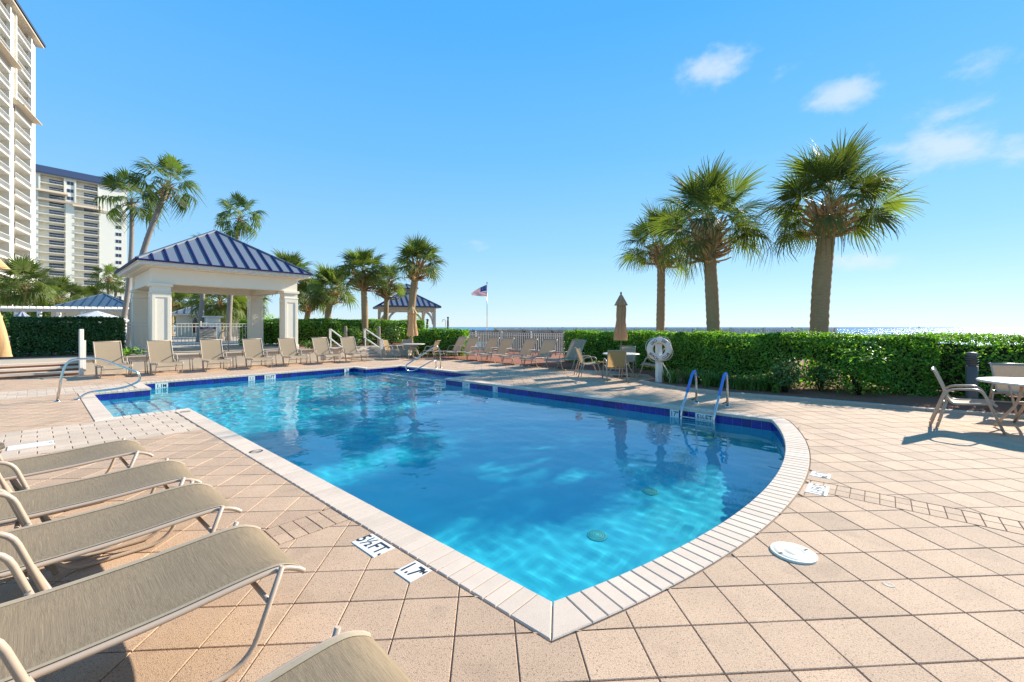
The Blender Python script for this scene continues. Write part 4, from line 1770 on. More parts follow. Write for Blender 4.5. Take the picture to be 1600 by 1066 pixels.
# ---- smaller pavilions behind
def small_pavilion(label, x, y, z0, half, eave, peak, rz, m_roof, m_rib, m_wall, arched=False):
    r_ = thing('garden_pavilion', label, 'pavilion', (x, y, z0), rz)
    m_ = MB()
    m_.box((0, 0, eave / 2), (2 * half - 0.9, 2 * half - 0.9, eave))
    m_.build('wall', m_wall, r_)
    m_ = MB()
    m_.box((0, 0, eave + 0.05), (2 * half, 2 * half, 0.10))
    m_.build('eave_board', M['white'], r_)
    rf = thing('roof', None, None)
    rf.parent = r_
    hip_roof(rf, half + 0.02, half + 0.02, eave + 0.10, peak, 0.0, 0.0, 0.62, m_roof, m_rib, cap=0.14, rib_w=0.07, rib_h=0.06)
    if arched:
        for k in (-1, 1):
            for fx in (0, 1):
                m_ = MB()
                w_ = 0.5
                prof = [(-w_ / 2, 0.4), (w_ / 2, 0.4), (w_ / 2, 1.5), (0.12, 1.95), (0, 2.1), (-0.12, 1.95), (-w_ / 2, 1.5)]
                o_ = half - 0.45
                if fx == 0:
                    vs_ = [(k * 0.7 + a, -o_ - d, b) for d in (0.0, 0.05) for a, b in prof]
                else:
                    vs_ = [(o_ + d, k * 0.7 + a, b) for d in (0.0, 0.05) for a, b in prof]
                m_.add(vs_, [tuple(range(7, 14))] + [(i, (i + 1) % 7, 7 + (i + 1) % 7, 7 + i) for i in range(7)])
                m_.build('arched_window', M['glass'], r_)
    return r_


small_pavilion('garden pavilion with slate blue seamed roof behind the pergola and left hedge', -43.8, 45.0, TZ, 3.5, 2.65, 4.6, R(30), M['greenroof'], M['slate'], M['wallpaint'])
small_pavilion('beige pavilion with arched windows seen through the white pool pavilion', -35.3, 48.0, TZ, 2.8, 2.35, 3.75, R(35), M['roofpan'], M['slate'], M['wallpaint'], True)
small_pavilion('low beige hut with blue roof right of the arched window pavilion', -30.5, 46.5, TZ, 2.0, 2.0, 2.9, R(35), M['roofpan'], M['slate'], M['wallpaint'])
t = thing('white_kiosk', 'small white kiosk with a flat cornice behind the rules sign', 'kiosk', (-21.6, 30.2, TZ), ROT)
mb = MB()
mb.box((0, 0, 0.65), (0.9, 0.9, 1.3))
mb.build('wall', M['white'], t)
mb = MB()
mb.box((0, 0, 1.34), (1.05, 1.05, 0.07))
mb.box((0, 0, 1.56), (0.8, 0.8, 0.36))
mb.box((0, 0, 1.78), (1.15, 1.15, 0.10))
mb.build('cornice', M['white'], t, bevel=0.02)

# ---- pergola
t = thing('pergola', 'weathered white pergola with open slats above the left hedge', 'pergola', (-40.0, 38.0, TZ), R(12))
for y in (-1.0, 1.0):
    mb = MB()
    mb.box((0, y, 2.55), (11.5, 0.12, 0.24))
    mb.build('beam', M['greywood'], t)
    for k in range(4):
        mb = MB()
        mb.box((-4.8 + 3.2 * k, y, 1.21), (0.22, 0.22, 2.42))
        mb.build('post', M['white'], t)
mb = MB()
mb.box((0, 0, 0), (0.09, 2.9, 0.16))
sl = mb.build('slat', M['white'], t)
sl.location = (-5.5, 0, 2.76)
for k in range(1, 23):
    o = sl.copy()
    COL.objects.link(o)
    o.location = (-5.5 + 0.5 * k, 0, 2.76)
# ---- umbrellas on the far terrace
t = thing('open_umbrella', 'open white parasol rising behind the left hedge', 'umbrella', (-20.6, 20.8, TZ), 0.2)
mb = MB()
nn = 8
ring = [(1.22 * math.cos(2 * math.pi * k / nn), 1.22 * math.sin(2 * math.pi * k / nn), 1.42) for k in range(nn)]
for k in range(nn):
    a, b = ring[k], ring[(k + 1) % nn]
    mb.add([a, b, (0, 0, 1.86)], [(0, 1, 2)])
    mb.add([a, b, (b[0], b[1], 1.34), (a[0], a[1], 1.34)], [(1, 0, 3, 2)])
mb.build('canopy', M['canvas_white'], t)
mb = MB()
mb.tube([(0, 0, 0), (0, 0, 1.9)], 0.025, 8)
mb.build('pole', M['pole'], t)
mb = MB()
for k in range(nn):
    mb.tube([(ring[k][0], ring[k][1], 1.41), (0, 0, 1.82)], 0.012, 5)
mb.build('ribs', M['pole'], t)
make_umbrella('closed grey parasol beside the palm trunk at far left', -40.9, 35.0, 2.45, 0.55, 0.42, M['canvas_grey'], z0=TZ)
make_umbrella('closed grey parasol at the left end of the pergola', -39.4, 34.5, 1.75, 0.35, 0.42, M['canvas_grey'], z0=TZ)


# ---- the two towers
def railing_mesh(w, h, gap, th=0.035):
    m_ = MB()
    m_.box((w / 2, 0, h - 0.05), (w, 0.08, 0.10))
    m_.box((w / 2, 0, 0.10), (w, 0.06, 0.08))
    n_ = max(3, int(w / gap))
    for k in range(n_ + 1):
        m_.box((w * k / n_, 0, h / 2), (th, 0.04, h))
    return m_.mesh('railing', M['railing'])


def tower(name, label, ox, oy, rz, Lx, H, floor_h, bays, solid_m, depth, roof_over, win_col=None, base=0.0, gap=0.22, roof_h=5.0, n_skip=0, rail_h=1.05, mat_wall=None):
    """face along local +x from the origin, outward normal +y; bays = list of (x0, x1, z_top)"""
    t_ = thing(name, label, 'apartment tower', (ox, oy, base), rz)
    mw = mat_wall or M['tower']
    D = 2.0
    m_ = MB()
    m_.box((Lx / 2, -D - depth / 2, H / 2), (Lx, depth, H))
    m_.build('wall', mw, t_)
    x = 0.0
    for x0, x1, zt in bays + [(Lx, Lx, H)]:
        if x0 - x > 0.05:
            m_ = MB()
            m_.box(((x + x0) / 2, -D / 2 + 0.002, H / 2), (x0 - x, D, H))
            m_.build('pier', mw, t_)
        x = x1
    nf = int(H / floor_h)
    for x0, x1, zt in bays:
        w = x1 - x0
        rm = railing_mesh(w, rail_h, gap)
        sb = MB()
        sb.box((w / 2, -D / 2 + 0.12, 0.0), (w - 0.02, D + 0.20, 0.22))
        slab_me = sb.mesh('balcony_slab', mw)
        gb = MB()
        gb.box((0, 0, 0), (w * 0.56, 0.06, 2.1))
        glass_me = gb.mesh('balcony_door', M['glass'])
        for k in range(1 + n_skip, nf + 1):
            z = H - k * floor_h
            if z < 1.0:
                break
            o_ = link('balcony_slab', slab_me, t_, (x0, 0, z))
            r_ = link('railing', rm, o_, (0, 0.18, 0.11))
            link('balcony_door', glass_me, t_, (x0 + w * 0.32 if x0 > 1 else x0 + w * 0.6, -D + 0.03, z + 1.18))
        # slanted canopy roof under the upper floors
        if zt < H - 1:
            m_ = MB()
            m_.add([(x0 - 0.6, 0, zt + 1.0), (x1 + 0.6, 0, zt + 1.0), (x1 + 0.6, 1.5, zt - 0.1), (x0 - 0.6, 1.5, zt - 0.1), (x0 - 0.6, 0, zt - 0.25), (x1 + 0.6, 0, zt - 0.25), (x1 + 0.6, 1.5, zt - 0.25), (x0 - 0.6, 1.5, zt - 0.25)],
                   [(0, 3, 2, 1), (4, 5, 6, 7), (3, 7, 6, 2), (0, 4, 7, 3), (1, 2, 6, 5), (0, 1, 5, 4)])
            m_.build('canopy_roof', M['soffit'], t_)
        # thin columns between the upper balconies
        for cx_ in (x0 + 0.25, x1 - 0.25):
            m_ = MB()
            m_.box((cx_, 0.02, (zt + H) / 2), (0.5, 0.5, H - zt))
            m_.build('balcony_column', mw, t_)
    if win_col:
        xw, zw0, zw1 = win_col
        fr = MB()
        fr.box((0, 0, 0), (2.0, 0.05, 1.5))
        frame_me = fr.mesh('window', M['railing'])
        pb = MB()
        pb.box((-0.47, 0.03, 0), (0.82, 0.03, 1.3))
        pb.box((0.47, 0.03, 0), (0.82, 0.03, 1.3))
        pane_me = pb.mesh('pane', M['glass'])
        for k in range(nf):
            z = H - (k + 0.5) * floor_h
            if zw0 < z < zw1:
                o_ = link('window', frame_me, t_, (xw, 0.03, z))
                link('pane', pane_me, o_)
    m_ = MB()
    m_.box((Lx / 2, (roof_over - depth - D) / 2, H + 0.2), (Lx + 2 * roof_over, depth + D + roof_over, 0.4))
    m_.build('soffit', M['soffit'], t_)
    m_ = MB()
    zr = H + 0.4
    a, b = -roof_over - 0.2, Lx + roof_over + 0.2
    y0, y1 = roof_over + 0.2, -depth - D - 0.2
    m_.add([(a, y0, zr), (b, y0, zr), (b, y1, zr), (a, y1, zr), (a, y0, zr + 0.5), (b, y0, zr + 0.5), (b, y1, zr + 0.5), (a, y1, zr + 0.5),
            (a + 3, y0 - 4, zr + roof_h), (b - 3, y0 - 4, zr + roof_h), (b - 3, y1 + 4, zr + roof_h), (a + 3, y1 + 4, zr + roof_h)],
           [(0, 1, 5, 4), (1, 2, 6, 5), (2, 3, 7, 6), (3, 0, 4, 7), (4, 5, 9, 8), (5, 6, 10, 9), (6, 7, 11, 10), (7, 4, 8, 11), (8, 9, 10, 11)])
    m_.build('roof', M['slate'], t_)
    return t_


fl = 3.05
tower('near_tower', 'tall cream balcony tower cut off by the left edge, seen from below', -97.8, 86.0, math.atan2(-0.824, 0.566), 36, 59.5, fl,
      [(2.6, 10.6, 59.5 - 5 * fl - 1.5), (12.6, 22.0, 59.5 - 3 * fl - 1.4), (24, 32, 59.5 - 3 * fl - 1.4)], None, 16, 1.0, mat_wall=M['tower_white'], roof_h=3)
ox, oy = -169.0, 184.0
far = tower('far_tower', 'cream apartment tower with two balcony bays and dark blue roof, farther back', ox, oy, math.atan2(162 - 184, -187 + 169.0), 30, 61.5, 3.05,
            [(8.7, 16.0, 51.0), (18.5, 25.8, 55.0)], None, 18, 0.8, win_col=(2.7, 3, 58), gap=0.35, roof_h=4)
for k in range(3):
    o_ = link('window', bpy.data.meshes['window'], far, (17.2, 0.03, 61.5 - (k + 0.5) * 3.05))
    link('pane', bpy.data.meshes['pane'], o_)
m_ = MB()
m_.box((4.2, 0.12, 50.5), (8.6, 0.24, 0.9))
m_.box((17.2, 0.25, 52.0), (18.0, 0.5, 0.8))
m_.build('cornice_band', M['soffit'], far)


# ---- fences
def picket_fence(label, p0, p1, z0, h, post_gap=2.3, pick=0.15):
    a, b = Vector((*p0, z0)), Vector((*p1, z0))
    root = thing('picket_fence', label, 'fence', (a + b) / 2, math.atan2(b.y - a.y, b.x - a.x))
    ln = (b - a).length
    for z in (h, h - 0.15, 0.14):
        m_ = MB()
        m_.box((0, 0, z), (ln, 0.035, 0.04))
        m_.build('rail', M['white'], root)
    n_ = max(1, round(ln / post_gap))
    pm = MB()
    pm.box((0, 0, (h + 0.08) / 2), (0.065, 0.065, h + 0.08))
    pm.lathe([(0.045, h + 0.08), (0.001, h + 0.13)], 4)
    me_ = pm.mesh('post', M['white'])
    for k in range(n_ + 1):
        link('post', me_, root, (-ln / 2 + ln * k / n_, 0, 0))
    m_ = MB()
    k = -ln / 2 + pick / 2
    while k < ln / 2:
        m_.box((k, 0, (h - 0.02 + 0.10) / 2), (0.022, 0.022, h - 0.12))
        k += pick
    m_.build('pickets', M['white'], root)['kind'] = 'stuff'
    return root


picket_fence('white metal picket fence behind the pavilion and the rules sign', W(25.1, -1.5), W(25.1, 6.35), TZ, 1.22)
picket_fence('short white picket fence piece between the left hedge and the pavilion', W(22.0, -0.1), W(22.0, 1.9), TZ, 1.22)
picket_fence('white picket fence behind the row of loungers, between two hedges', (-4.2, 29.5), (2.9, 23.4), 0.0, 1.18)
picket_fence('white picket fence running behind the long right hedge', (4.6, 19.5), (9.8, 12.8), 0.0, 1.10)


def board_fence(label, p0, p1, z0, h, post_gap, material):
    a, b = Vector((*p0, z0)), Vector((*p1, z0))
    root = thing('board_fence', label, 'fence', (a + b) / 2, math.atan2(b.y - a.y, b.x - a.x))
    ln = (b - a).length
    m_ = MB()
    m_.box((0, 0, h), (ln, 0.12, 0.05))
    m_.build('cap_rail', material, root)
    n_ = max(1, round(ln / post_gap))
    pm = MB()
    pm.box((0, -0.06, (h + 0.06) / 2), (0.13, 0.13, h + 0.06))
    me_ = pm.mesh('post', material)
    for k in range(n_ + 1):
        link('post', me_, root, (-ln / 2 + ln * k / n_, 0, 0))
    m_ = MB()
    k = -ln / 2 + 0.08
    while k < ln / 2:
        hh = h - 0.04 - rnd.random() * 0.02
        m_.box((k, 0, hh / 2), (0.135, 0.025, hh))
        k += 0.155
    m_.build('boards', material, root)['kind'] = 'stuff'
    return root


board_fence('grey weathered board fence along the dunes, right of the flagpole', (-1.5, 36.0), (23.5, 30.5), 0.0, 1.44, 2.4, M['greywood'])
board_fence('brown board fence just behind the white picket fence', (-4.6, 32.0), (4.4, 25.6), 0.0, 1.30, 2.4, M['wood'])

# ---- flagpole
fx, fy = -0.0595 * 45, 45.0
t = thing('flagpole', 'tall silver flagpole at the beach with a flag', 'flagpole', (fx, fy, 0), 0)
mb = MB()
mb.tube([(0, 0, 0), (0, 0, 6.2)], [0.055, 0.035], 10)
mb.build('pole', M['steel'], t)
mb = MB()
mb.lathe([(0.001, 6.18), (0.06, 6.22), (0.08, 6.29), (0.05, 6.36), (0.001, 6.38)], 12)
mb.build('ball', M['pole'], t)
t = thing('national_flag', 'red, white and blue starred flag blowing left from the flagpole', 'flag', (fx, fy, 4.86), R(8))
fm = MB()
nc, nr = 22, 13
Vs = []
for r_ in range(nr + 1):
    for c in range(nc + 1):
        s = c / nc
        top = 1.22 - 0.62 * s - 0.30 * s * s
        bot = 0.02 - 0.05 * math.sin(math.pi * s) + 0.10 * s * s
        z = top + (bot - top) * r_ / nr
        Vs.append((-0.05 - 1.62 * s, 0.16 * s * math.sin(6.5 * s + 1.2 * r_ / nr) + 0.05 * math.sin(9 * s + r_ * 0.4), z))
fs, ms = [], []
for r_ in range(nr):
    for c in range(nc):
        a = r_ * (nc + 1) + c
        fs.append((a, a + nc + 1, a + nc + 2, a + 1))
        ms.append(2 if (r_ < 7 and c < 9) else (0 if r_ % 2 == 0 else 1))
b0 = len(fm.v)
fm.v += Vs
fm.f += fs
fm.m += ms
fm.s += [True] * len(fs)
fm.build('cloth', [M['red'], M['flagwhite'], M['navy']], t)
st = MB()
for r_ in range(5):
    for c in range(6):
        i0 = min(int(1 + r_ * 1.25), 6) * (nc + 1) + 1 + int(c * 1.35)
        p = Vector(Vs[i0])
        for s_ in (-1, 1):
            st.add([(p.x + 0.022 * math.cos(math.pi / 2 + k * 2 * math.pi / 10) * (1 if k % 2 == 0 else 0.4), p.y + s_ * 0.006,
                     p.z + 0.022 * math.sin(math.pi / 2 + k * 2 * math.pi / 10) * (1 if k % 2 == 0 else 0.4)) for k in range(10)], [tuple(range(10))])
st.build('stars', M['flagwhite'], t)

# ---- posts on the beach
for px_, Yd, h, rr_, lb in ((668, 40.0, 2.3, 0.14, 'dark wooden post with a lamp head right of the gazebo'), (700, 40.0, 2.5, 0.09, 'thin dark pole beside the beach shower')):
    t = thing('beach_post', lb, 'post', ((px_ - 800) / FOC * Yd, Yd, 0), 0)
    mb = MB()
    mb.lathe([(rr_, 0), (rr_, h - 0.35), (rr_ * 0.75, h - 0.33), (rr_ * 0.75, h - 0.12), (rr_ * 1.1, h - 0.10), (rr_ * 0.9, h), (0.001, h + 0.03)], 12)
    mb.build('post', M['bronze'] if rr_ > 0.1 else M['dark'], t)
t = thing('beach_shower', 'slim grey shower pipe with a bent head beside the thin dark pole', 'shower', ((697 - 800) / FOC * 40, 39.7, 0), 0)
mb = MB()
mb.tube(arc_pts([(0, 0, 0), (0, 0, 2.2), (-0.25, 0, 2.25), (-0.3, 0, 2.1)], 0.1, 4), 0.03, 8)
mb.lathe([(0.02, 2.12), (0.07, 2.05), (0.001, 2.04)], 10, c=(-0.3, 0, 0))
mb.build('pipe', M['steel'], t)
mb = MB()
mb.box((0.03, -0.03, 1.25), (0.12, 0.06, 0.06))
mb.build('tap', M['steel'], t)
# ---- a boat on the horizon
for px_, lb, sc_ in ((1436, 'tiny boat on the horizon above the right hedge', 1.0), (879, 'tiny boat on the horizon above the right end of the picket fence', 0.7)):
    t = thing('fishing_boat', lb, 'boat', ((px_ - 800) / FOC * 1700, 1700, -1.9), 0.3)
    mb = MB()
    hull = [(-6, -1.5), (4, -1.5), (7.5, 0), (4, 1.5), (-6, 1.5)]
    mb.prism([(x * sc_, y * sc_) for x, y in hull], -0.3, 1.6 * sc_)
    mb.build('hull', M['bronze'], t)
    mb = MB()
    mb.box((-1 * sc_, 0, 2.8 * sc_), (4 * sc_, 2.4 * sc_, 2.4 * sc_))
    mb.build('cabin', M['white'], t)
    mb = MB()
    mb.tube([(0, 0, 3.9 * sc_), (0, 0, 7 * sc_)], 0.12, 6)
    mb.build('mast', M['bronze'], t)

# ------------------------------------------------------------------ vegetation
def leaf_cloud(C, Nrm, size, aspect, rng, fold=0.25):
    """diamond leaves (two triangles each) at centres C with normals about Nrm"""
    k = len(C)
    d = rng.normal(size=(k, 3))
    Nn = Nrm / np.linalg.norm(Nrm, axis=1, keepdims=True)
    t = d - Nn * np.sum(d * Nn, axis=1, keepdims=True)
    t /= np.linalg.norm(t, axis=1, keepdims=True) + 1e-9
    s = np.cross(Nn, t)
    L_ = (size * (0.65 + 0.7 * rng.random(k)))[:, None]
    Wd = L_ * aspect
    b = C - t * L_ * 0.5
    e = C + t * L_ * 0.5
    l_ = C + s * Wd * 0.5 + Nn * Wd * fold
    r_ = C - s * Wd * 0.5 + Nn * Wd * fold
    V = np.stack([b, r_, e, l_], 1).reshape(-1, 3)
    base = np.arange(k)[:, None] * 4
    F = np.concatenate([base + np.array([[0, 1, 2]]), base + np.array([[0, 2, 3]])], 0)
    return V, F


def hedge(label, line, depth, z0, h, n_leaf, leaf, seed, size=0.06, core=True, thin=None, rough=0.05):
    """line = front edge (seen side) as world points from left to right in view, depth behind it"""
    rng = np.random.default_rng(seed)
    root = thing('hedge', label, 'hedge', (line[len(line) // 2][0], line[len(line) // 2][1], z0))
    lo_ = np.array([*root.location])
    P_ = np.array(line, float)
    seg = np.diff(P_, axis=0)
    sl_ = np.linalg.norm(seg, axis=1)
    cum = np.concatenate([[0], np.cumsum(sl_)])
    # back direction: away from the camera, smoothed
    nb = np.stack([-seg[:, 1], seg[:, 0]], 1) / sl_[:, None]
    nbv = np.concatenate([nb[:1], (nb[:-1] + nb[1:]) / 2, nb[-1:]], 0)
    nbv /= np.linalg.norm(nbv, axis=1, keepdims=True)

    def at(s, d, z):
        x = np.interp(s, cum, P_[:, 0]) + np.interp(s, cum, nbv[:, 0]) * d
        y = np.interp(s, cum, P_[:, 1]) + np.interp(s, cum, nbv[:, 1]) * d
        return np.stack([x, y, z], -1)

    def nb_at(s):
        return np.stack([np.interp(s, cum, nbv[:, 0]), np.interp(s, cum, nbv[:, 1]), np.zeros_like(s)], -1)
    T = cum[-1]
    aF, aT, aB, aE = T * h, T * depth, T * h * 0.6, 2 * depth * h
    tot = aF + aT + aB + aE
    pts, nrm = [], []
    ph = rng.random(6) * 6.28

    def bump(s, z):
        return rough * (np.sin(2.1 * s + ph[0]) + 0.8 * np.sin(5.3 * s + 3 * z + ph[1]) + 0.7 * np.sin(9 * z + 2.7 * s + ph[2]))
    kF = int(n_leaf * aF / tot)
    s, z = rng.random(kF) * T, rng.random(kF) ** 0.85 * h
    d = bump(s, z) + rng.exponential(0.055, kF) - 0.03
    round_ = np.clip((z - h + 0.18) / 0.18, 0, 1) ** 2 * 0.12
    pts.append(at(s, d + round_, z))
    nrm.append(-nb_at(s) + np.array([0, 0, 0.55]) + rng.normal(size=(kF, 3)) * 0.55)
    kT = int(n_leaf * aT / tot)
    s, d = rng.random(kT) * T, rng.random(kT) * depth
    z = h + 0.6 * bump(s, d * 3) - rng.exponential(0.05, kT) + 0.03 + (rng.random(kT) > 0.985) * rng.random(kT) * 0.15
    pts.append(at(s, d, z))
    nrm.append(np.tile([0, 0, 1.0], (kT, 1)) + rng.normal(size=(kT, 3)) * 0.5)
    kB = int(n_leaf * aB / tot)
    s, z = rng.random(kB) * T, rng.random(kB) * h
    pts.append(at(s, depth - bump(s, z) - rng.exponential(0.05, kB), z))
    nrm.append(nb_at(s) + np.array([0, 0, 0.5]) + rng.normal(size=(kB, 3)) * 0.5)
    kE = int(n_leaf * aE / tot)
    s = np.where(rng.random(kE) < 0.5, 0.0, T) + rng.normal(size=kE) * 0.05
    d, z = rng.random(kE) * depth, rng.random(kE) * h
    pts.append(at(s, d, z) + rng.normal(size=(kE, 3)) * 0.04)
    nrm.append(rng.normal(size=(kE, 3)) + np.array([0, 0, 0.4]))
    C, Nn = np.concatenate(pts), np.concatenate(nrm)
    if thin is not None:
        keep = thin(C, rng)
        C, Nn = C[keep], Nn[keep]
    C[:, 2] += 0
    V, F = leaf_cloud(C, Nn, size, 0.52, rng)
    V[:, :2] -= lo_[:2]
    link('foliage', np_mesh('foliage', V, F, leaf), root)
    if core:
        m_ = MB()
        k_ = max(3, int(T / 0.5))
        ss = np.linspace(0.18, T - 0.18, k_)
        ring_ = []
        for s1 in ss:
            sv = np.array([s1])
            p_ = at(sv, np.array([0.3]), np.array([0.0]))[0]
            zb = 0.10 if thin is None else 0.10 + 0.70 * math.exp(-((800 + FOC * p_[0] / p_[1] - 1265) / 62) ** 2)
            for d1, z1 in ((0.30, zb), (depth - 0.17, zb), (depth - 0.20, h - 0.16), (0.34, h - 0.16)):
                p = at(sv, np.array([d1]), np.array([z1]))[0]
                ring_.append((p[0] - lo_[0] + rng.normal() * 0.03, p[1] - lo_[1] + rng.normal() * 0.03, p[2] + rng.normal() * 0.03))
        fs_ = []
        for i in range(k_ - 1):
            for j in range(4):
                fs_.append((i * 4 + j, (i + 1) * 4 + j, (i + 1) * 4 + (j + 1) % 4, i * 4 + (j + 1) % 4))
        fs_ += [(0, 1, 2, 3), tuple((k_ - 1) * 4 + j for j in (3, 2, 1, 0))]
        m_.add(ring_, fs_)
        m_.build('branches', M['twig'], root)
    else:
        # woody stems instead of a dense core
        m_ = MB()
        for k in range(int(T * 7)):
            s1 = np.array([rng.random() * T])
            d1 = np.array([depth * (0.2 + 0.6 * rng.random())])
            p0 = at(s1, d1, np.array([0.0]))[0]
            p1 = p0 + np.array([rng.normal() * 0.16, rng.normal() * 0.16, h * (0.65 + 0.25 * rng.random())])
            pm_ = (p0 + p1) / 2 + rng.normal(size=3) * 0.05
            m_.tube([p0 - np.array([lo_[0], lo_[1], 0]), pm_ - np.array([lo_[0], lo_[1], 0]), p1 - np.array([lo_[0], lo_[1], 0])], [0.014, 0.010, 0.005], 5, cap=False)
        m_.build('branches', M['twig'], root)
    return root


RH = [(2.25, 18.2), (3.9, 16.5), (5.1, 14.2), (5.7, 12.2), (6.6, 10.8), (8.0, 9.85), (9.25, 9.1)]


def thin_right(C, rng):
    x, y, z = C[:, 0], C[:, 1], C[:, 2]
    px_ = 800 + FOC * x / y
    low = np.clip((0.95 - z) / 0.35, 0, 1)
    gap = np.exp(-((px_ - 1235) / 26) ** 2) * 0.62 + np.exp(-((px_ - 1300) / 45) ** 2) * 0.42 + np.exp(-((px_ - 1175) / 14) ** 2) * 0.3
    return rng.random(len(C)) > np.clip(gap * low, 0, 0.9)


hedge('long clipped green hedge on the right, from the picket fence to the bollard light', RH, 1.15, 0.02, 1.30, 60000, M['leaf'], 3, 0.072, core=True, thin=thin_right, rough=0.055)
# darker inner growth of the same hedge, where it is dense
hedge('clipped green hedge right of the bollard light, behind the white table', [(9.15, 9.75), (9.6, 9.35), (10.1, 8.7), (11.6, 7.9), (14.0, 6.9), (17.5, 5.4)], 1.1, 0.02, 1.30, 26000, M['leaf'], 4, 0.072, core=True, rough=0.05)
hedge('low hedge between the far umbrella table and the white picket fence', [(-5.3, 22.6), (-3.9, 22.3), (-2.55, 22.0)], 0.9, 0.02, 1.36, 9000, M['leaf'], 5, 0.09)
hedge('tall green hedge on the terrace behind the steps and the palms', [W(25.6, 5.6), W(24.4, 6.9), W(22.6, 7.4), W(21.9, 9.0), W(21.9, 12.0), W(21.7, 15.4)], 1.1, TZ + 0.02, 1.42, 28000, M['leaf'], 6, 0.10)
hedge('dark shaded hedge on the terrace left of the pavilion', [W(20.9, -2.45), W(20.9, -1.0), W(20.9, 0.35)], 0.9, TZ + 0.02, 1.34, 15000, M['leaf_shaded'], 7, 0.075)
hedge('yellow-green hedge end behind the peach umbrella at far left', [W(20.9, -4.4), W(20.9, -3.4), W(20.9, -2.75)], 0.9, TZ + 0.02, 1.30, 8000, M['leaf_lime'], 8, 0.075)


def shrub(label, x, y, z0, r_, h, n_, leaf, seed, size, name='shrub', group=None):
    rng = np.random.default_rng(seed)
    root = thing(name, label, 'shrub', (x, y, z0), 0, group)
    d = rng.normal(size=(n_, 3))
    d /= np.linalg.norm(d, axis=1, keepdims=True)
    rad_ = rng.random(n_) ** 0.4
    lob = 1 + 0.22 * np.sin(3 * np.arctan2(d[:, 1], d[:, 0]) + seed) + 0.18 * np.sin(5 * d[:, 2] + seed)
    C = d * (rad_ * lob)[:, None] * np.array([r_, r_, h / 2]) + np.array([0, 0, h * 0.55])
    C = C[C[:, 2] > 0.02]
    V, F = leaf_cloud(C, C - np.array([0, 0, h * 0.3]) + rng.normal(size=C.shape) * 0.3 + np.array([0, 0, 0.3]), size, 0.5, rng)
    link('foliage', np_mesh('foliage', V, F, leaf), root)
    m_ = MB()
    for k in range(7):
        a = rng.random() * 6.28
        m_.tube([(0.03 * math.cos(a), 0.03 * math.sin(a), 0), (0.3 * r_ * math.cos(a), 0.3 * r_ * math.sin(a), h * 0.35), (0.65 * r_ * math.cos(a), 0.65 * r_ * math.sin(a), h * 0.75)], [0.02, 0.014, 0.006], 5)
    m_.build('stem', M['twig'], root)
    return root


x, y = W(20.4, v_at(552, 20.4))
shrub('broad-leaved light green shrub between the stair railings', x, y, TZ, 0.55, 1.0, 420, M['leaf_lime'], 11, 0.17)
x, y = W(20.4, v_at(578, 20.4))
shrub('broad-leaved shrub at the foot of the palm behind the steps', x, y, TZ, 0.5, 0.95, 340, M['leaf_lime'], 12, 0.16)
x, y = W(20.3, v_at(612, 20.3))
shrub('flowering pale shrub left of the far closed umbrella', x, y, TZ, 0.6, 1.25, 420, M['leaf_lime'], 13, 0.16)
x, y = W(20.4, v_at(632, 20.4))
shrub('dark green shrub directly behind the far closed umbrella', x, y, TZ, 0.6, 1.1, 420, M['leaf'], 14, 0.15)
x, y = W(23.3, v_at(648, 23.3))
shrub('rounded shrub growing over the hedge end by the gazebo', x, y, TZ, 0.9, 1.9, 900, M['leaf'], 15, 0.13)
shrub('leafy bush spilling over the mulch in front of the right hedge', 6.35, 9.75, 0.03, 0.42, 0.75, 700, M['leaf_lime'], 16, 0.075)
shrub('bright lime bush in the thin part of the right hedge, nearer the ladder', 6.75, 10.35, 0.03, 0.36, 0.75, 700, M['leaf_lime'], 31, 0.075)
shrub('bright lime bush in the thin part of the right hedge, nearer the bollard', 7.35, 9.95, 0.03, 0.40, 0.65, 700, M['leaf_lime'], 32, 0.075)
shrub('green bush bulging from the long hedge left of the bollard', 7.75, 9.35, 0.03, 0.52, 1.0, 1500, M['leaf'], 17, 0.075)
x, y = W(19.3, 6.9)
shrub('low leafy plant on the terrace wall right of the pavilion column', x, y, TZ, 0.45, 0.4, 220, M['leaf_lime'], 18, 0.12)
x, y = W(19.0, 0.2)
shrub('low leafy plant on the terrace wall left of the pavilion column', x, y, TZ, 0.6, 0.3, 260, M['leaf'], 19, 0.11)

# strappy border grass along the mulch bed
rng = np.random.default_rng(21)
mb = MB()
line = [(4.25, 11.6), (4.8, 11.0), (5.3, 10.55), (5.75, 10.15), (6.2, 9.8)]
lv = [Vector((*p, 0)) for p in line]


def blade(m_, p, a, ln, w, lean):
    c, s = math.cos(a), math.sin(a)
    sx, sy = -s * w / 2, c * w / 2
    V = []
    for k in range(4):
        t = k / 3
        d = lean * ln * t * t
        z = ln * (t - 0.45 * lean * t ** 3)
        f = (1, 0.95, 0.7, 0.08)[k]
        V += [(p[0] + c * d + sx * f, p[1] + s * d + sy * f, p[2] + z), (p[0] + c * d - sx * f, p[1] + s * d - sy * f, p[2] + z)]
    m_.add(V, [(0, 1, 3, 2), (2, 3, 5, 4), (4, 5, 7, 6)])


for k in range(36):
    s = rng.random() * (len(lv) - 1)
    i = min(int(s), len(lv) - 2)
    p = lv[i].lerp(lv[i + 1], s - i) + Vector((rng.normal() * 0.16, rng.normal() * 0.16 + 0.12, 0.03))
    for b in range(38):
        blade(mb, (p.x + rng.normal() * 0.05, p.y + rng.normal() * 0.05, p.z), rng.random() * 6.28, 0.28 + 0.26 * rng.random(), 0.016, 0.25 + 0.75 * rng.random())
o = mb.build('border_grass', M['strap'])
prop(o, 'band of strappy green grass along the mulch in front of the right hedge', 'grass', None, 'stuff')

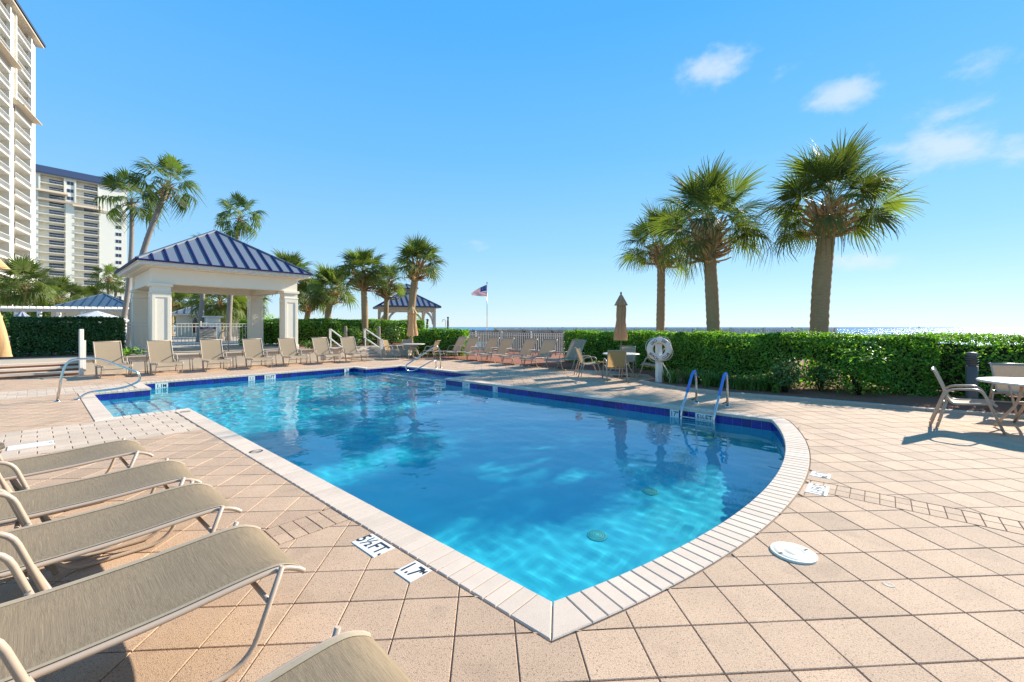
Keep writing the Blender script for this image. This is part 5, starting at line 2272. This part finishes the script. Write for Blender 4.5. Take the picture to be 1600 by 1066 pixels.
# pine straw on the beds
mb = MB()
for k in range(5200):
    while True:
        if rng.random() < 0.8:
            t = rng.random()
            x, y = 3.6 + 9 * t, 0
            y = np.interp(x, [3.6, 4.15, 4.99, 6.7, 8.73, 12, 18], [11.75, 10.5, 9.6, 8.5, 7.1, 5.2, 2.2]) + 0.1 + abs(rng.normal()) * 0.6
        else:
            u, v = 7 + 9 * rng.random(), 11.1 + abs(rng.normal()) * 0.8
            x, y = W(u, v)
        break
    a, ln = rng.random() * 6.28, 0.06 + 0.09 * rng.random()
    dx, dy, w = math.cos(a) * ln, math.sin(a) * ln, 0.0035
    z = 0.034 + 0.02 * rng.random()
    mb.add([(x - dy / ln * w, y + dx / ln * w, z), (x + dy / ln * w, y - dx / ln * w, z), (x + dx, y + dy, z + 0.02 * rng.random() - 0.005)], [(0, 1, 2)])
o = mb.build('pine_straw', M['straw'])
prop(o, 'reddish pine straw mulch strewn over the hedge beds', 'mulch', None, 'stuff')


# ---- palms
def frond_mesh(name, seed, pet, blade_l, spread, nseg, droop, recurve, material, split=0.45, width=1.0):
    """a fan leaf: stalk along +x then a pleated fan of pointed segments whose tips droop"""
    r_ = random.Random(seed)
    m_ = MB()
    # stalk, slightly arched
    st_ = [(pet * t, 0, 0.05 * pet * math.sin(math.pi * t)) for t in (0, 0.33, 0.66, 1)]
    m_.tube(st_, [0.022, 0.016, 0.013, 0.010], 5, mat=1, cap=False)
    da = 2 * spread / nseg
    for k in range(nseg):
        a = -spread + da * (k + 0.5)
        ln = blade_l * (0.66 + 0.34 * math.cos(a * 0.75)) * r_.uniform(0.9, 1.08)
        ox_ = pet + 0.28 * blade_l * max(0, math.cos(a)) * 0.6          # segments leave along the midrib
        hw_ = da * 0.5
        dz = r_.uniform(-0.02, 0.02)
        extra = r_.uniform(0.4, 2.1)
        tw = r_.uniform(-0.10, 0.10)
        V = []
        for f, wf in ((0.02, 1.0), (split, 1.0), (0.74, 0.44), (1.0, 0.03)):
            rad_ = ln * f
            dr = droop * extra * ln * max(0, f - split * 0.6) ** 2
            aa = a + tw * f * f
            cx_, cy_ = ox_ + rad_ * math.cos(aa), rad_ * math.sin(aa) * width
            zc = -recurve * (cx_ - pet) ** 2 / blade_l - dr + dz * f + 0.10 * abs(math.sin(a)) * rad_
            pull = max(0.55, 1 - 0.5 * dr / max(0.05, ln))
            wd = math.tan(hw_) * min(rad_, ln * split) * wf + 0.003
            sx, sy = -math.sin(aa) * wd, math.cos(aa) * wd
            cx_ = ox_ + rad_ * math.cos(aa) * pull
            cy_ = rad_ * math.sin(aa) * pull * width
            V += [(cx_ + sx, cy_ + sy, zc - 0.25 * wd), (cx_, cy_, zc + 0.15 * wd), (cx_ - sx, cy_ - sy, zc - 0.25 * wd)]
        F = []
        for q_ in range(3):
            b = q_ * 3
            F += [(b, b + 3, b + 4, b + 1), (b + 1, b + 4, b + 5, b + 2)]
        m_.add(V, F, 0, False)
    return m_.mesh(name, [material, M['petiole']])


SABAL = [frond_mesh('frond', 100 + k, 0.98, 0.97, R(126), 46, dr, rc, M['frond'], 0.40) for k, (dr, rc) in enumerate(((0.2, 0.08), (0.35, 0.14), (0.55, 0.20), (0.8, 0.28)))]
SABAL_FAR = [frond_mesh('frond', 120 + k, 0.85, 1.02, R(126), 26, dr, rc, M['frond'], 0.45) for k, (dr, rc) in enumerate(((0.2, 0.08), (0.35, 0.14), (0.55, 0.20), (0.8, 0.28)))]
FAN = [frond_mesh('frond', 140 + k, 1.0, 0.95, R(112), 22, dr, rc, M['frond_fan'], 0.5) for k, (dr, rc) in enumerate(((0.5, 0.10), (0.9, 0.2), (1.4, 0.30), (1.8, 0.4)))]
bm_ = MB()
pl = [(0, 0, 0), (0.12, 0, 0.10), (0.27, 0, 0.30), (0.36, 0, 0.48)]
for i, (w_, th_) in enumerate(((0.075, 0.03), (0.06, 0.026), (0.045, 0.02), (0.03, 0.012))):
    x, _, z = pl[i]
    bm_.v += [(x - th_, -w_, z), (x + th_, -w_ * 0.6, z - th_), (x + th_, w_ * 0.6, z - th_), (x - th_, w_, z)]
for i in range(3):
    for j in range(4):
        bm_.f.append((i * 4 + j, i * 4 + (j + 1) % 4, (i + 1) * 4 + (j + 1) % 4, (i + 1) * 4 + j))
bm_.f += [(3, 2, 1, 0), (12, 13, 14, 15)]
bm_.m, bm_.s = [0] * len(bm_.f), [False] * len(bm_.f)
BOOT = bm_.mesh('leaf_base', M['boot'])


def palm(name, label, base, top, r0, r1, meshes, n_fr, scale, seed, boots=0, boot_zone=0.9, boot_scale=1.0, bend=(0, 0), wind=(0.0, 0.0), lo_el=-42, hi_el=82, boots_parts=False,
         bark=None, group='palms around the pool', bulge=0.0):
    r_ = random.Random(seed)
    root = thing(name, label, 'palm tree', base, 0, group)
    B = Vector((0, 0, 0))
    T_ = Vector(top) - Vector(base)
    L_ = T_.length
    m_ = MB()
    kseg = max(14, int(L_ * 9))
    pts_, rs_ = [], []
    for i in range(kseg + 1):
        t = i / kseg
        p = B.lerp(T_, t) + Vector((bend[0], bend[1], 0)) * math.sin(math.pi * t)
        rr_ = r0 + (r1 - r0) * t + 0.35 * r0 * max(0, 1 - t * L_ / 0.5) ** 2
        rr_ *= 1 + bulge * math.sin(5.0 * t + seed) + 0.03 * math.sin(11 * t + seed)
        rr_ *= 1 + (0.045 if i % 2 else -0.02) * r_.uniform(0.4, 1.4)
        pts_.append(p)
        rs_.append(rr_)
    m_.tube(pts_, rs_, 14)
    m_.build('trunk', bark or M['trunk'], root)
    tip = pts_[-1]
    axis = (pts_[-1] - pts_[-4]).normalized()
    wx, wy = wind
    nm = len(meshes)
    for k in range(n_fr):
        f = (k + 0.5) / n_fr
        az_ = k * 2.39996 + r_.uniform(-0.25, 0.25)
        elv = hi_el + (lo_el - hi_el) * f ** 1.02 + r_.uniform(-9, 9)
        mi_ = min(nm - 1, int(f * nm * 0.999))
        if r_.random() < 0.25:
            mi_ = max(0, mi_ - 1)
        sc_ = scale * r_.uniform(0.85, 1.08) * (0.92 if f < 0.12 else 1.0)
        o_ = link('frond', meshes[mi_], root)
        d = Vector((math.cos(az_) * math.cos(R(elv)), math.sin(az_) * math.cos(R(elv)), math.sin(R(elv))))
        d = (d + Vector((wx, wy, 0)) * 0.5).normalized()
        az2, el2 = math.atan2(d.y, d.x), math.asin(max(-1, min(1, d.z)))
        Mx = Matrix.Translation(tip + axis * (0.02 + 0.26 * (1 - f)) * scale * 0.7) @ Matrix.Rotation(az2, 4, 'Z') @ Matrix.Rotation(-el2, 4, 'Y') @ Matrix.Rotation(r_.uniform(-0.85, 0.85), 4, 'X') @ Matrix.Scale(sc_, 4)
        o_.matrix_local = Mx
    if boots:
        jm = MB()
        for k in range(boots):
            f = k / boots
            az_ = k * 2.39996 + r_.uniform(-0.2, 0.2)
            i = kseg - int((1 - f) * boot_zone / L_ * kseg)
            i = max(0, min(kseg, i))
            p = pts_[i]
            rr_ = rs_[i] * (0.70 + 0.35 * f)
            tilt = r_.uniform(-0.95, 0.25) + 0.25 * f
            sc_ = boot_scale * r_.uniform(0.75, 1.2)
            Mx = Matrix.Translation(p) @ Matrix.Rotation(az_, 4, 'Z') @ Matrix.Translation(Vector((rr_, 0, 0))) @ Matrix.Rotation(-tilt + 0.25 * r_.uniform(-1, 1), 4, 'Y') @ Matrix.Rotation(r_.uniform(-1.0, 1.0), 4, 'X') @ Matrix.Scale(sc_, 4)
            if boots_parts:
                o_ = link('leaf_base', BOOT, root)
                o_.matrix_local = Mx
            else:
                jm.add([Mx @ v.co for v in BOOT.vertices], [tuple(p_.vertices) for p_ in BOOT.polygons])
        if jm.v:
            jm.build('leaf_bases', M['boot'], root)
    return root


def at(px_, Yd, z=0.0):
    return ((px_ - 800) / FOC * Yd, Yd, z)


def zat(py, Yd):
    return EYE + (HOR - py) * Yd / FOC


g_r = 'cabbage palms behind the right hedge'
palm('cabbage_palm', 'thickest cabbage palm, rightmost of the three behind the right hedge', at(1279, 13.0), at(1296, 13.0, zat(330, 13.0)), 0.235, 0.25, SABAL, 36, 1.06, 1, 90, 0.85, 1.0,
     bend=(-0.10, 0), wind=(0.10, 0.0), boots_parts=True, group=g_r, bulge=0.05, lo_el=-24)
palm('cabbage_palm', 'tall cabbage palm in the middle of the three behind the right hedge', at(1116, 14.6), at(1106, 14.6, zat(362, 14.6)), 0.225, 0.21, SABAL, 35, 1.14, 2, 95, 1.05, 1.0,
     bend=(0.04, 0), boots_parts=True, group=g_r, bulge=0.04, lo_el=-24)
palm('cabbage_palm', 'slender cabbage palm, leftmost of the three behind the right hedge', at(1030, 19.0), at(1033, 19.0, zat(392, 19.0)), 0.18, 0.175, SABAL, 30, 1.06, 3, 70, 0.85, 0.95,
     bend=(0.03, 0), wind=(-0.12, 0), boots_parts=True, group=g_r, lo_el=-30)
g_m = 'cabbage palms between the pavilion and the gazebo'
mids = [('cabbage palm with the tallest crown right of the pavilion, leaning over the far umbrella', 640, 25.5, TZ * 0, 652, 415, 0.20, 0.21, 38, 0.94, 0),
        ('cabbage palm with a bare straight trunk rising behind the steps', 570, 25.0, TZ, 567, 430, 0.20, 0.17, 40, 0.94, 0),
        ('cabbage palm just left of the gazebo roof, smaller crown', 600, 29.0, TZ, 604, 446, 0.18, 0.155, 33, 0.86, 0),
        ('cabbage palm with a leaning trunk, third to the right of the pavilion roof', 510, 31.0, TZ, 519, 458, 0.22, 0.22, 42, 1.12, 0),
        ('short cabbage palm right beside the pavilion column', 472, 33.0, TZ, 484, 470, 0.22, 0.20, 38, 1.05, 0),
        ('cabbage palm whose crown peeks over the right eave of the pavilion', 434, 32.0, TZ, 452, 432, 0.20, 0.20, 40, 1.08, 0)]
for k, (lb, bx, Yd, z0, tx, ty, r0, r1, nf, sc_, _) in enumerate(mids):
    palm('cabbage_palm', lb, at(bx, Yd, z0), at(tx, Yd, zat(ty, Yd)), r0, r1, SABAL_FAR, nf - 8, sc_, 20 + k, 60, 1.0, 1.2, bend=(-0.12 if k in (0, 3) else 0.05, 0), group=g_m, lo_el=-25)
g_f = 'fan palms behind the pavilion'
palm('fan_palm', 'tall leaning fan palm with the highest crown, left of the pavilion', at(203, 22.5, TZ), at(262, 22.5, zat(292, 22.5)), 0.155, 0.115, FAN, 22, 0.92, 40, 40, 0.8, 0.65, bend=(-0.5, 0),
     bark=M['trunk_grey'], group=g_f, lo_el=-40, hi_el=75)
palm('fan_palm', 'tall fan palm with a thinner trunk just left of the leaning one', at(186, 24.5, TZ), at(206, 24.5, zat(316, 24.5)), 0.135, 0.10, FAN, 21, 0.95, 41, 10, 0.4, 0.7, bend=(0.25, 0),
     bark=M['trunk_grey'], group=g_f, lo_el=-40, hi_el=75)
palm('fan_palm', 'fan palm rising above the right slope of the pavilion roof', at(357, 32.0, TZ), at(375, 32.0, zat(342, 32.0)), 0.19, 0.13, FAN, 24, 0.98, 42, 12, 0.4, 0.7, bend=(-0.2, 0),
     bark=M['trunk_grey'], group=g_f, lo_el=-48, hi_el=75)
palm('fan_palm', 'fan palm whose crown only peeks over the left slope of the pavilion roof', at(311, 30.0, TZ), at(322, 30.0, zat(392, 30.0)), 0.17, 0.12, FAN, 20, 0.72, 43, 10, 0.4, 0.7,
     bark=M['trunk_grey'], group=g_f, lo_el=-45, hi_el=75)
g_b = 'palms in the garden before the towers'
backs = [('cabbage_palm', 'cabbage palm in front of the near tower, right of the peach umbrella', 34, 40, 38, 447, 0.22, 0.2, 34, 1.5, SABAL_FAR),
         ('cabbage_palm', 'squat cabbage palm above the middle of the pergola', 90, 48, 90, 468, 0.25, 0.22, 36, 1.6, SABAL_FAR),
         ('fan_palm', 'small fan palm before the far tower, left of the two leaning trunks', 169, 60, 170, 436, 0.2, 0.16, 24, 1.15, FAN),
         ('fan_palm', 'small fan palm partly behind the leaning trunks, before the far tower', 180, 62, 181, 444, 0.2, 0.16, 22, 1.0, FAN),
         ('cabbage_palm', 'low cabbage palm left of the slate blue pavilion roof', 141, 58, 141, 469, 0.22, 0.2, 26, 1.2, SABAL_FAR),
         ('cabbage_palm', 'low cabbage palm above the arched window pavilion, left one', 268, 55, 269, 474, 0.24, 0.2, 28, 1.2, SABAL_FAR),
         ('cabbage_palm', 'bushy cabbage palm above the arched window pavilion, nearer the trunk', 296, 58, 297, 476, 0.24, 0.2, 34, 1.7, SABAL_FAR),
         ('cabbage_palm', 'dense cabbage palm filling the pavilion opening, between the two trunks', 345, 38, 344, 474, 0.22, 0.22, 44, 1.55, SABAL_FAR),
         ('cabbage_palm', 'cabbage palm right of the thin trunk inside the pavilion opening', 380, 42, 381, 472, 0.22, 0.2, 40, 1.45, SABAL_FAR),
         ('cabbage_palm', 'cabbage palm just left of the peach umbrella top, far away', 14, 60, 16, 462, 0.22, 0.2, 26, 1.6, SABAL_FAR)]
for k, (nm, lb, bx, Yd, tx, ty, r0, r1, nf, sc_, ms_) in enumerate(backs):
    palm(nm, lb, at(bx, Yd, TZ), at(tx, Yd, zat(ty, Yd)), r0, r1, ms_, nf, sc_, 60 + k, 24, 0.7, 1.0, group=g_b, lo_el=-50, bark=M['trunk_grey'] if nm == 'fan_palm' else None)
for k, (px_, Yd, r_, h, lb) in enumerate(((62, 52, 3.6, 4.6, 'large yellow-green bush behind the pergola posts'), (18, 50, 2.4, 3.4, 'yellow-green bush behind the closed grey parasols'),
                                          (108, 56, 3.0, 3.6, 'yellow-green bush left of the slate blue pavilion'), (300, 60, 4.0, 3.6, 'low bush behind the arched window pavilion'),
                                          (365, 50, 4.0, 4.0, 'dark bush behind the fence, right part of the pavilion opening'))):
    x, y, z = at(px_, Yd, TZ)
    shrub(lb, x, y, z, r_, h, 2600, M['leaf_lime'] if k < 3 else M['leaf'], 80 + k, 0.34, name='garden_bush')

# ------------------------------------------------------------------ sunlight refracted to the pool floor
sun.cycles.is_caustics_light = True
water.cycles.is_caustics_caster = True
pool.cycles.is_caustics_receiver = True
for o in pool.children:
    if o.name.startswith('pool_step') or o.name.startswith('waterline') or o.name.startswith('tile_grout'):
        o.cycles.is_caustics_receiver = True
for o in bpy.data.objects:
    if o.parent and o.parent.name.startswith('pool_drain'):
        o.cycles.is_caustics_receiver = True
bpy.context.view_layer.update()
